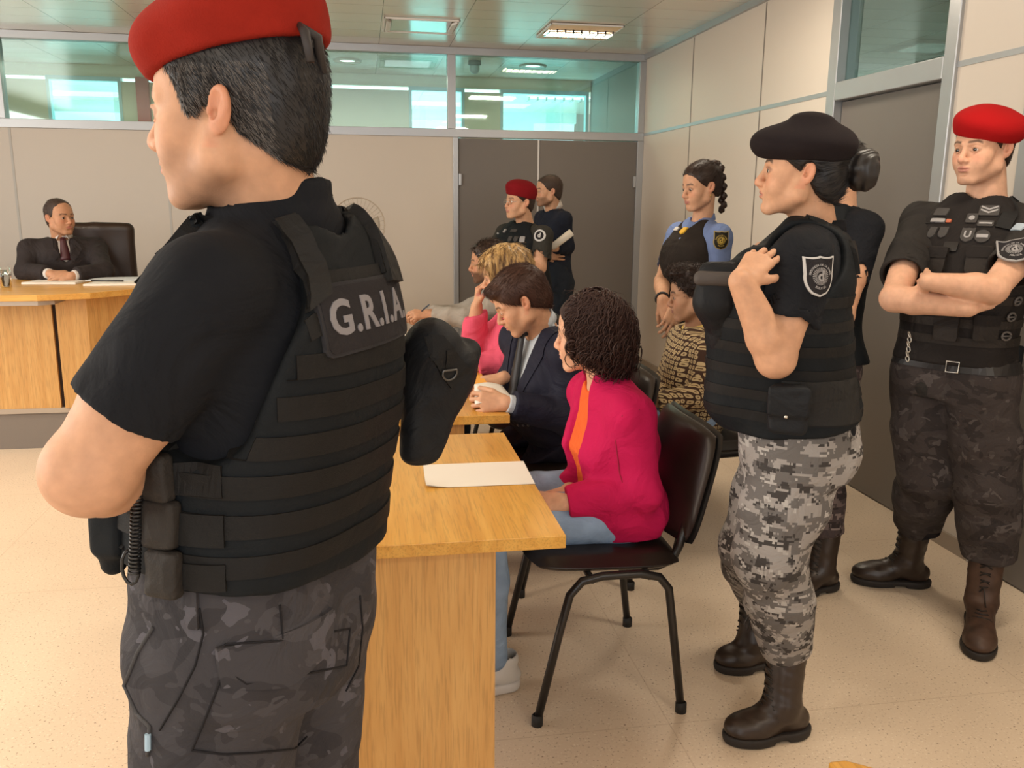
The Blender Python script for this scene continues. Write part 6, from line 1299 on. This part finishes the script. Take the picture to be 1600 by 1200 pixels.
blue_s = fabric('pale_blue_uniform_cotton', (.155, .215, .40), .8, 300, .15, vary=.05)
bo.shirt(blue_s, name='uniform_shirt', o=.012, t0=.72, r=(.062, .066), nk_r=.052); bo.collar_ring(blue_s, r=.056, h=.03, name='shirt_collar', tilt=.45)
v = bo.vest(fabric('dark_brown_vest', (.022, .017, .014), .8, 300, .2), o=.018, bot=.0, hole=.094, neckhole=.078); bv = bvh_of(v)
for (x, y, w, h, shp, mt, nm) in ((1057, 358, .045, .022, rrect, M('pale_name_plate', (.60, .57, .52), .5), 'name_plate'), (1068, 361, .042, .045, shield, M('yellow_badge', (.70, .42, .04), .5), 'yellow_badge')):
    p, n = surf_at(bv, x, y)
    if p is not None: m = MB(); V, F = place_flat(bv, p, n, (0, 0, 1), grid2(w, h, 6, 6, shp), .003, .003); m.add(V, F); m.build(nm, mt, v)
police_patch(bo.root, bvh_of(bo.shirt_o), 1127, 376, .072, .088, M('gold_thread', (.30, .22, .06), .6), fabric('black_patch_cloth', (.02, .018, .014), .8), M('gold_embroidery', (.50, .35, .06), .5))
def flow_pony(q): t = np.array([0, -.085, .085])-q; return t/np.linalg.norm(t, axis=1)[:, None]
bo.hair(hair_dkbrown, th=.006, hl=.078, nape=-.06, strands_n=2500, L=.03, rad=.0006, lift=.03, flow=flow_pony, jit=.08)
S = SDF(.0035); base = bo.L(0, -.085, .10); S.sph(base, .026, .01)
for i in range(11):
    c = base+bo.Rm@np.array([.010*(-1)**i, -.030-.012*min(i, 4)/4+.002*max(0, i-4), -.022*i-.0]); S.ell(c, (.019-.0006*i, .018, .020), bo.Rm, .004)
S.disp = lambda p: .0012*np.sin(p[:, 2]*260+p[:, 0]*190); sdf_obj('braid', S, hair_dkbrown, bo.root)
bo.trousers(fabric('dark_blue_trousers', (.018, .020, .028), .8), name='trousers', waist=.5, bag=1.1)
boot(bo.root, V3(pel[0]+.06, 4.0, 0), V3(pel[0]-.2, 3.97, 0), V3(pel[0], 4.0, .24), boot_m, sole_m, res=.008, laces=False); boot(bo.root, V3(pel[0]+.03, 4.24, 0), V3(pel[0]-.23, 4.24, 0), V3(pel[0]-.03, 4.24, .24), boot_m, sole_m, res=.008, laces=False)
w0 = P(1034, 463, 3.93); e0 = bo.arms[1]; ax_ = unit(np.array(e0['wr'])-np.array(e0['el'])); wc = np.array(e0['wr'])-ax_*.01; m = MB(); fr = frame_from(ax_); m.tube([wc+fr@np.array([math.cos(a)*.031, 0, math.sin(a)*.031]) for a in [2*math.pi*i/20 for i in range(20)]], .006, 6, closed=True); m.build('wrist_watch', plastic_black, bo.root, smooth=True)
m = MB(); q = bo.L(-.079*.93, -.006, -.036); m.tube([q, q+V3(0, 0, -.012)], .004, 8); m.build('earring', M('gold', (.6, .4, .12), .3, metal=1), bo.root, smooth=True)
# ------------------------------------------------------------------ guard with crimson beret before the double door
a_f = az(205); pel = P(822, 480, 6.25); chest = P(812, 392, 6.20); nk = P(822, 350, 6.22); hc = P(812, 317, 6.16)
br_ = Person('person in crimson beret and black vest, standing before the grey double door', (pel[0], pel[1], 0), hc, 200, nk, chest, pel, 212, 212, size=MALE, k=1.02, fat=.02, skin='warm', hs=1.02, res=.0055, cres=.009, sw=.20, armfat=1.1, face=dict(fat=.005), headpitch=2,
    arms=[dict(side=-1, el=P(843, 418, 5.98), wr=P(815, 432, 5.88), hand=dict(d=V3(-1, 0, -.2), n=V3(-.3, -1, 0))), dict(side=1, el=P(765, 418, 6.2), wr=P(790, 435, 5.95), hand=dict(d=V3(1, -.3, -.2), n=V3(-.3, -1, 0)))],
    legs=[(pel+V3(-.08, .06, 0), V3(pel[0]-.09, 6.25, .48), V3(pel[0]-.09, 6.28, .2)), (pel+V3(.08, -.06, 0), V3(pel[0]+.08, 6.15, .48), V3(pel[0]+.08, 6.18, .2))])
br_.shirt(fabric('charcoal_cotton', (.035, .033, .028), .85), name='uniform_shirt', t0=.75, r=(.066, .070), o=.014); br_.hair(hair_dkbrown, th=.005, strands_n=0, res=.005)
br_.beret(crimson_wool, c=(0, -.01, .094), rad=(.100, .118, .066), pitch=8, roll=-6); br_.trousers(dcamo, bag=1.15, waist=.5)
v = br_.vest(vest_black, o=.03, neckhole=.08, hole=.085, bot=.1); bv = bvh_of(v)
for (x, y, w, h, shp, mt) in ((778, 365, .05, .012, rrect, thread_grey), (797, 374, .035, .045, shield, bgm), (806, 374, .035, .045, shield, bgm), (816, 374, .038, .045, rrect, thread_grey), (803, 361, .06, .022, rrect, bgm), (789, 361, .02, .03, rrect, thread_grey)):
    p, n = surf_at(bv, x, y)
    if p is not None: m = MB(); V, F = place_flat(bv, p, n, (0, 0, 1), grid2(w, h, 4, 4, shp), .003, .004); m.add(V, F); m.build('badge', mt, v)
bs = bvh_of(br_.shirt_o); p, n = surf_at(bs, 843, 368)
if p is not None:
    m = MB(); V, F = place_flat(bs, p, n, (0, 0, 1), grid2(.085, .085, 8, 8, disc), .002, .003); m.add(V, F); o = m.build('round_arm_patch', light_grey, br_.root); fr = place_flat.last
    m = MB(); V, F = place_flat(bs, p, n, (0, 0, 1), grid2(.060, .060, 8, 8, disc), .005, .002, frame=fr); m.add(V, F); m.build('patch_ground', patch_black, o)
    m = MB(); V, F = place_flat(bs, p, n, (0, 0, 1), text2('d', .045, .001), .007, .002, frame=fr); m.add(V, F); m.build('lettering', light_grey, o)
m = MB(); 
for sx in (-1, 1): c = br_.L(sx*.034, .096, .003); m.tube([c+br_.Rm@np.array([math.cos(a)*.022, 0, math.sin(a)*.016]) for a in [2*math.pi*i/16 for i in range(16)]], .0014, 5, closed=True); m.tube([br_.L(sx*.055, .094, .006), br_.L(sx*.080, .0, .010)], .0012, 5)
m.tube([br_.L(-.012, .100, .005), br_.L(.012, .100, .005)], .0012, 5); m.build('spectacles', steel, br_.root, smooth=True)
for dx, yy in ((-.09, 6.30), (.08, 6.20)): boot(br_.root, V3(pel[0]+dx+.05, yy+.06, 0), V3(pel[0]+dx-.18, yy-.09, 0), V3(pel[0]+dx, yy, .24), boot_m, sole_m, res=.009, laces=False)
# ------------------------------------------------------------------ man in navy jumper behind him
pel = P(866, 440, 6.85); chest = P(864, 365, 6.85); nk = P(864, 328, 6.85); hc = P(857, 300, 6.80)
sm2 = Person('person in navy jumper over white collar, holding a roll of paper, before the double door', (pel[0], pel[1], 0), hc, 186, nk, chest, pel, 190, 195, size=MALE, k=.98, skin='warm', hs=1.0, res=.0055, cres=.009, sw=.19, headpitch=-2,
    arms=[dict(side=-1, el=P(886, 385, 6.72), wr=P(866, 388, 6.58), hand=dict(d=V3(-.8, 0, .35), n=V3(-.2, -1, -.2), curl=(55, 60, 60, 60), th=1)), dict(side=1, el=P(842, 390, 6.95), wr=P(850, 398, 6.68), hand=dict(d=V3(.9, -.2, 0), n=V3(-.3, -1, 0)))],
    legs=[(pel+V3(-.02, .09, 0), V3(pel[0]-.04, 6.92, .48), V3(pel[0]-.04, 6.95, .1)), (pel+V3(.04, -.08, 0), V3(pel[0]+.03, 6.76, .48), V3(pel[0]+.03, 6.78, .1))], colkw=dict(beard=.55, hairc=(.06, .035, .02)))
jmp = fabric('navy_jumper', (.016, .020, .032), .9, 200, .3); sm2.shirt(jmp, name='jumper', t0=1.85, r=(.062, .048), o=.016, nk_r=.062)
sm2.collar_ring(M('white_cotton', (.66, .62, .58), .7), r=.074, h=.040, dz=.030, name='white_collar', tilt=.35, th=.007); sm2.hair(M('short_brown_hair', (.045, .026, .018), .6), th=.005, hl=.085, strands_n=1200, L=.012, rad=.0007, res=.005, flow=flow_back)
sm2.trousers(fabric('navy_trousers', (.018, .024, .034), .8), o=.016, waist=.45, bag=1.1)
for dx, yy in ((-.04, 6.95), (.03, 6.78)): sneaker(sm2, V3(pel[0]+dx+.06, yy, 0), V3(pel[0]+dx-.2, yy-.02, 0), M('dark_shoe', (.03, .03, .03), .5))
m = MB(); a = P(862, 387, 6.50); b_ = P(893, 363, 6.50); m.tube([a, b_], [.026, .030], 16); o = m.build('paper_roll', paper, smooth=True); tag(o, 'white roll of paper held by the man in the navy jumper', 'paper')
# ------------------------------------------------------------------ bearded man in the grey jacket at the far desk
g_f2 = az(170); pel = V3(.86, 5.02, .59); chest = P(772, 500, 5.00); nk = P(778, 452, 5.0); hc = P(763, 412, 4.95)
bm = Person('person with moustache and short dark hair in pale grey jacket, writing at the far desk', (.86, 5.02, 0), hc, 173, nk, chest, pel, 175, 172, size=MALE, k=.97, skin='tan', hs=1.0, res=.005, cres=.008, headpitch=-4,
    arms=[dict(side=-1, el=P(728, 497, 4.80), wr=P(672, 492, 4.92), hand=dict(d=V3(-1, .1, .05), n=V3(0, -.5, .8), curl=(40, 45, 50, 52), th=1)), dict(side=1, el=P(712, 492, 5.22), wr=P(668, 490, 5.1), hand=dict(d=V3(-1, -.1, 0), n=V3(0, 0, 1), th=-1))],
    legs=[(pel+V3(0, -.1, 0), V3(.42, 4.90, .57), V3(.45, 4.9, .1)), (pel+V3(0, .1, 0), V3(.42, 5.14, .57), V3(.45, 5.14, .1))], colkw=dict(beard=.75, hairc=(.035, .02, .015), brow=(.025, .015, .012)))
greyj = fabric('pale_grey_linen', (.32, .29, .25), .85, 260, .3, vary=.10); bm.shirt(greyj, name='jacket', t0=1.88, r=(.064, .052), o=.024, nk_r=.062, fold_=(24, .007)); bm.hair(hair_dkbrown, th=.013, hl=.082, strands_n=1500, L=.02, rad=.0012, lift=.4, res=.004, flow=flow_back, burn=.0)
bm.trousers(fabric('navy_trousers', (0, 0, 0)), waist=.4); 
for yy in (4.9, 5.14): sneaker(bm, V3(.52, yy, 0), V3(.26, yy, 0), M('dark_shoe', (.03, .03, .03), .5))
a = P(659, 486, 4.90); m = MB(); m.tube([a, a+unit(P(667, 479, 4.86)-a)*.07, a+unit(P(667, 479, 4.86)-a)*.085], [.0045, .0045, .002], 8); tag(m.build('pen', M('dark_blue_pen', (.03, .06, .10), .3), smooth=True), 'dark pen in the hand of the man in the grey jacket', 'pen')
sheet('paper_sheet', [(.10, 4.75), (.32, 4.75), (.32, 5.02), (.10, 5.02)], .7425, 'white paper on the far desk under the writing hand')
# ------------------------------------------------------------------ fair-haired woman in pink
p_f = az(176); pel = V3(.84, 4.0, .585); chest = P(803, 560, 3.95); nk = P(805, 482, 3.92); hc = P(790, 432, 3.86)
pw = Person('person with long fair streaked hair in pink top, chin on hand, leaning on the desk', (.84, 4.0, 0), hc, 168, nk, chest, pel, 176, 174, size=FEM, k=1.0, skin='warm', hs=.98, res=.004, cres=.007, sw=.155, neckr=(.046, .054), face=dict(w=.94, jaw=.88, brow=.4), headpitch=-12,
    arms=[dict(side=-1, el=P(792, 560, 3.72), wr=P(742, 572, 3.72), hand=dict(d=V3(-1, .3, 0), n=V3(0, -.3, 1), th=1)), dict(side=1, el=P(738, 545, 3.98), wr=P(745, 478, 3.93), hand=dict(d=V3(.08, -.05, 1), n=V3(-1, 0, .1), curl=(55, 60, 62, 62), th=1, s=.9))],
    legs=[(pel+V3(0, -.09, 0), V3(.42, 3.9, .57), V3(.45, 3.9, .1)), (pel+V3(0, .09, 0), V3(.42, 4.12, .57), V3(.45, 4.12, .1))], colkw=dict(iswoman=True))
pink = fabric('pink_knit', (.70, .10, .17), .85, 220, .35, vary=.08); pw.shirt(pink, name='pink_top', t0=1.9, r=(.060, .050), o=.020, nk_r=.058, fold_=(22, .007), v_neck=.04)
fair, nt, b = nmat('streaked_fair_hair'); tc = N(nt, 'ShaderNodeTexCoord'); mp = N(nt, 'ShaderNodeMapping'); mp.inputs['Scale'].default_value = (60, 60, 6); lk(nt, tc.outputs['Object'], mp.inputs[0]); no = N(nt, 'ShaderNodeTexNoise'); no.inputs['Scale'].default_value = 1.3; lk(nt, mp.outputs[0], no.inputs['Vector'])
cr = N(nt, 'ShaderNodeValToRGB'); e = cr.color_ramp.elements; e[0].position = .36; e[0].color = (.13, .065, .025, 1); e[1].position = .58; e[1].color = (.62, .40, .16, 1); lk(nt, no.outputs[0], cr.inputs[0]); lk(nt, cr.outputs[0], b.inputs['Base Color']); b.inputs['Roughness'].default_value = .42
def longh(S):
    for sx in (-1, 1): S.cone(pw.L(sx*.065, -.02, .02), pw.L(sx*.080, -.035, -.12), .030, .030, .03); S.cone(pw.L(sx*.080, -.035, -.12), pw.L(sx*.075, -.03, -.24), .030, .018, .03)
    S.cone(pw.L(0, -.06, .02), pw.L(0, -.095, -.16), .065, .055, .04); S.cone(pw.L(0, -.095, -.16), pw.L(-.03, -.12, -.30), .055, .022, .04); S.cone(pw.L(-.055, .045, .06), pw.L(-.075, .040, -.03), .020, .014, .02); S.cone(pw.L(.055, .045, .06), pw.L(.075, .040, -.03), .020, .014, .02)
def flow_down(q): f = q*np.array([1.0, .6, 0]); f[:, 2] = -.12; return f/np.linalg.norm(f, axis=1)[:, None]
S = SDF(.0035); hair_shell(S, pw.hc, pw.Rm, .98, .022, pw.f, .080, -.085, 0, False); S.pr = [q for q in S.pr if True]; longh(S); S.disp = lambda p: fold(p@pw.Rm.astype(f4), 45, .003, 4, (2, 2, .25)); S.dm = .004
V, F = S.poly(); Ns = vnormals(V, F); rs = np.random.RandomState(2); idx = rs.choice(len(V), 5000); nn = Ns[idx]; q = (V[idx]-pw.hc)@pw.Rm; fl = flow_down(q)@pw.Rm.T; fl -= (fl*nn).sum(1)[:, None]*nn; fl /= np.linalg.norm(fl, axis=1)[:, None]+1e-9; sv, sf = strands(V[idx]-nn*.001, nn, fl, .06, .0009, 5, .06, 0, 0, .05, jit=.1)
mesh_np('hair', np.concatenate([V, sv]), np.concatenate([F, sf+len(V)]), fair, pw.root)
pw.trousers(fabric('navy_trousers', (0, 0, 0)), waist=.4)
for yy in (3.9, 4.12): sneaker(pw, V3(.52, yy, 0), V3(.26, yy, 0), M('dark_shoe', (.03, .03, .03), .5))
# ------------------------------------------------------------------ judge
pel = V3(-1.99, 6.42, .80); chest = P(101, 400, 6.38); nk = P(97, 372, 6.38); hc = P(93, 341, 6.33)
jd = Person('person in dark suit and maroon tie, seated behind the judge\'s bench with hands joined', (-1.99, 6.42, .25), hc, 322, nk, chest, pel, 285, 290, size=MALE, k=1.0, skin='tan', hs=1.0, res=.005, cres=.008, sw=.20, face=dict(w=.97), headroll=0,
    arms=[dict(side=1, el=P(40, 424, 6.20), wr=P(80, 428, 5.96), hand=dict(d=V3(1, -.15, 0), n=V3(.1, -.5, 1), th=1, curl=(25, 30, 32, 35))), dict(side=-1, el=P(162, 424, 6.12), wr=P(112, 431, 5.93), hand=dict(d=V3(-1, .0, 0), n=V3(0, -.6, 1), th=-1, curl=(25, 30, 32, 35)))],
    legs=[(pel+V3(-.1, 0, 0), V3(-2.05, 6.15, .76), V3(-2.05, 6.2, .36)), (pel+V3(.1, 0, 0), V3(-1.86, 6.15, .76), V3(-1.86, 6.2, .36))], colkw=dict(brow=(.03, .018, .012)))
blazer(jd, fabric('dark_brown_grey_wool', (.030, .024, .024), .75, 300, .15), M('white_dress_shirt', (.62, .58, .54), .75), M('maroon_tie', (.055, .008, .012), .5), v=.05, tz=1.88)
jd.hair(M('short_brown_hair', (0, 0, 0)), th=.003, hl=.112, strands_n=1200, L=.01, rad=.0007, res=.005, flow=flow_back)
jd.trousers(fabric('dark_brown_grey_wool', (0, 0, 0)), waist=.4)
for xx in (-2.05, -1.86): sneaker(jd, V3(xx, 6.28, .25), V3(xx, 6.06, .25), M('dark_shoe', (.03, .03, .03), .5))
# ------------------------------------------------------------------ the lawyer's papers
m = MB(); V = []; 
for i in range(9):
    for j in range(7): u, t = i/8, j/6; q = P(741, 601, 3.12)*(1-u)*(1-t)+P(784, 603, 3.12)*u*(1-t)+P(742, 632, 2.98)*(1-u)*t+P(797, 618, 2.98)*u*t; V.append(tuple(q+V3(0, 0, .010*math.sin(u*3)*(1-t))))
m.add(V, [(i*7+j, i*7+j+1, (i+1)*7+j+1, (i+1)*7+j) for i in range(8) for j in range(6)]); tag(m.build('paper_sheet', paper, smooth=True, solid=.003), 'white paper read and held by the man in the navy suit', 'paper')
m = MB(); a = [P(735, 588, 3.30), P(752, 586, 3.30), P(762, 600, 3.14), P(743, 602, 3.14)]; m.add([tuple(v) for v in a], [(0, 1, 2, 3)]); tag(m.build('envelope', M('orange_manila', (.80, .36, .05), .7), solid=.004), 'orange envelope behind the paper of the man in the navy suit', 'envelope')
